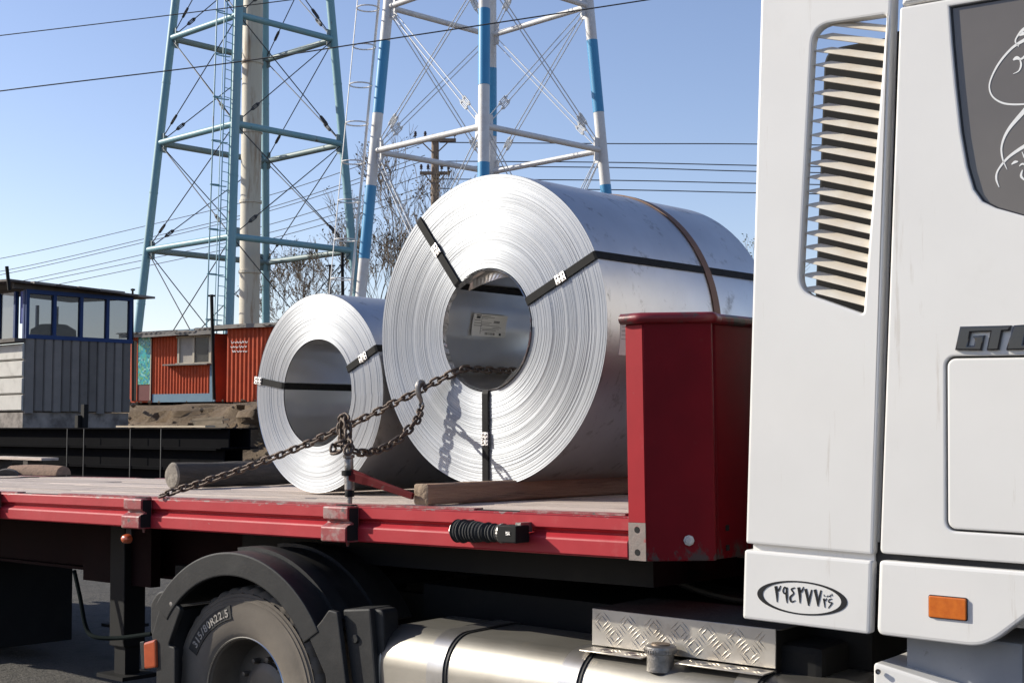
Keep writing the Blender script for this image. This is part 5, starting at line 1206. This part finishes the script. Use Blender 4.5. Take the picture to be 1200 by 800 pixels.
for px, d in ((99, 27), (92, 27.4)): MB().box(PD(px, 490, 28).x-.06, PD(px, 490, 28).x+.06, PD(px, 490, 28).y-.05, PD(px, 490, 28).y+.05, 0, zw(470 if px > 95 else 482)-.1).build('stub_post', 'dark', sh)
thin_pole((11, 8), 340, 312, 29.5, .04, 'thin aerial stub on the shack roof', None)
# stacked black steel beams in front of the shack
bY = PD(275, 505, 20).y; bX1 = PD(275, 505, 20).x
def hbeam(x0, x1, y, z, h, label):
    pr = [(-.15, 0), (.15, 0), (.15, .02), (.012, .02), (.012, h-.02), (.15, h-.02), (.15, h), (-.15, h), (-.15, h-.02), (-.012, h-.02), (-.012, .02), (-.15, .02)]
    o = MB().prism(pr, x0, x1, lambda a, b, d: (d, y+a, z+b)).build('steel_section', 'beam'); tag(o, label, 'steel section', 'black steel sections stacked behind the trailer'); return o
ordn = ('ground', 'second', 'third', 'fourth', 'fifth', 'topmost')
for r_ in range(6):
    for c_ in range(2): hbeam(bX1-16-random.uniform(0, .6), bX1-random.uniform(0, .25), bY+.31*c_, .06+.31*r_, .305, 'black steel section in the %s course of the stack, %s' % (ordn[r_], 'side facing the trailer' if c_ == 0 else 'side facing the shack'))
for k, px in enumerate((78, 97.5, 152, 188)):
    p = PY(px, 540, bY-.17); o = MB().box(p.x-.007, p.x+.007, bY-.172, bY-.16, .0, 1.9).build('binding_strip', 'strip_dark'); tag(o, 'thin vertical binding strip on the black section stack, %s from its open ends' % ('fourth', 'third', 'second', 'first')[k], 'strip', 'binding strips on the beam stack')
p0, p1 = PY(150, 503, bY+.1), PY(255, 503, bY+.1); o = MB().box(p0.x, p1.x, bY-.12, bY+.06, 1.925, 1.95).build('timber_board', 'pale_wood'); tag(o, 'long pale board lying flat on top of the black beam stack', 'board')
pk_ = PD(246, 500, 34); g = thing('plank_pile', 'loose pile of pale sawn planks at the foot of the earth bank', 'plank pile', (pk_.x, pk_.y, 1.9))
for k in range(7):
    a = PD(224+random.uniform(-3, 8), 505-k*2.1, 33.9+.12*k); b = PD(264+random.uniform(-4, 4), 502-k*2.0, 33.6+.12*k); d = b-a
    MB().obox(a, d, AX*.16, (0, 0, .045)).build('plank', 'pale_wood', g)

# ================================================================== BARE TREES
def bare_tree(label, base, ht, spread, seed, leaves, leafm, depth=5, fork=.3):
    rnd = random.Random(seed); root = thing('bare_tree', label, 'tree', base, 'bare trees beyond the yard')
    tr = MB(); br = MB(); lf = MB(); tips = []
    def grow(p, d, ln, r, lv):
        q = p; pts = [p]; rs = [r]; n = 4 if lv < 3 else 3
        for k in range(n):
            d = (d+Vector((rnd.uniform(-1, 1), rnd.uniform(-1, 1), rnd.uniform(-.4, .9)))*.16).normalized(); q = q+d*ln/n; pts.append(q); rs.append(r*(1-.4*(k+1)/n))
        (tr if lv == 0 else br).tube(pts, rs, 7 if lv < 2 else 4 if lv < 4 else 3, cap=False)
        if lv >= depth: tips.append((q, d)); return
        for k in range(rnd.choice((2, 3, 3)) if lv else 4):
            sp = spread*(1 if lv else .8); nd = (d+Vector((rnd.uniform(-1, 1), rnd.uniform(-1, 1), rnd.uniform(-.25, .75)))*sp).normalized()
            s = pts[-1] if k == 0 else pts[rnd.choice((2, -1, -2))]
            grow(s, nd, ln*rnd.uniform(.62, .86), max(.0095, rs[-1]*rnd.uniform(.58, .78)), lv+1)
    grow(Vector(base), Vector((0, 0, 1)), ht*fork, ht*.022, 0)
    for q, d in tips:
        for k in range(leaves if rnd.random() < .5 else 0):
            c = q+Vector((rnd.uniform(-.25, .25), rnd.uniform(-.25, .25), rnd.uniform(-.3, .15))); s = rnd.uniform(.035, .075); a = Vector((rnd.uniform(-1, 1), rnd.uniform(-1, 1), rnd.uniform(-1, 1))).normalized(); b = a.orthogonal().normalized()
            lf.add([c-a*s, c+b*s*.5, c+a*s, c-b*s*.5], [(0, 1, 2, 3)])
    tr.build('trunk', 'bark', root, smooth=True); cr = br.build('branches', 'bark', root, smooth=True)
    if lf.v: lf.build('leaves', leafm, cr)
    return root
def tb(px, D_): p = PD(px, 480, D_); p.z = 2.55; return p
bare_tree('bare twiggy tree behind the white tower ladder and utility pole', tb(468, 50), 9.6, .52, 3, 1, 'leaf', 7, .3)
bare_tree('low bushy tree with dry brown leaves under the teal tower', tb(366, 56), 6.4, .7, 12, 1, 'leaf', 7, .3)
bare_tree('bare tree with sparse leaves between the two towers', tb(432, 56), 8.2, .55, 21, 1, 'leaf', 7, .3)
bare_tree('bare tree rising behind the top of the large coil', tb(555, 55), 8.0, .65, 33, 1, 'leaf', 5)
bare_tree('olive-leaved tree peeping out beside the cab fairing', tb(880, 60), 9.3, .42, 41, 4, 'leafg', 4)
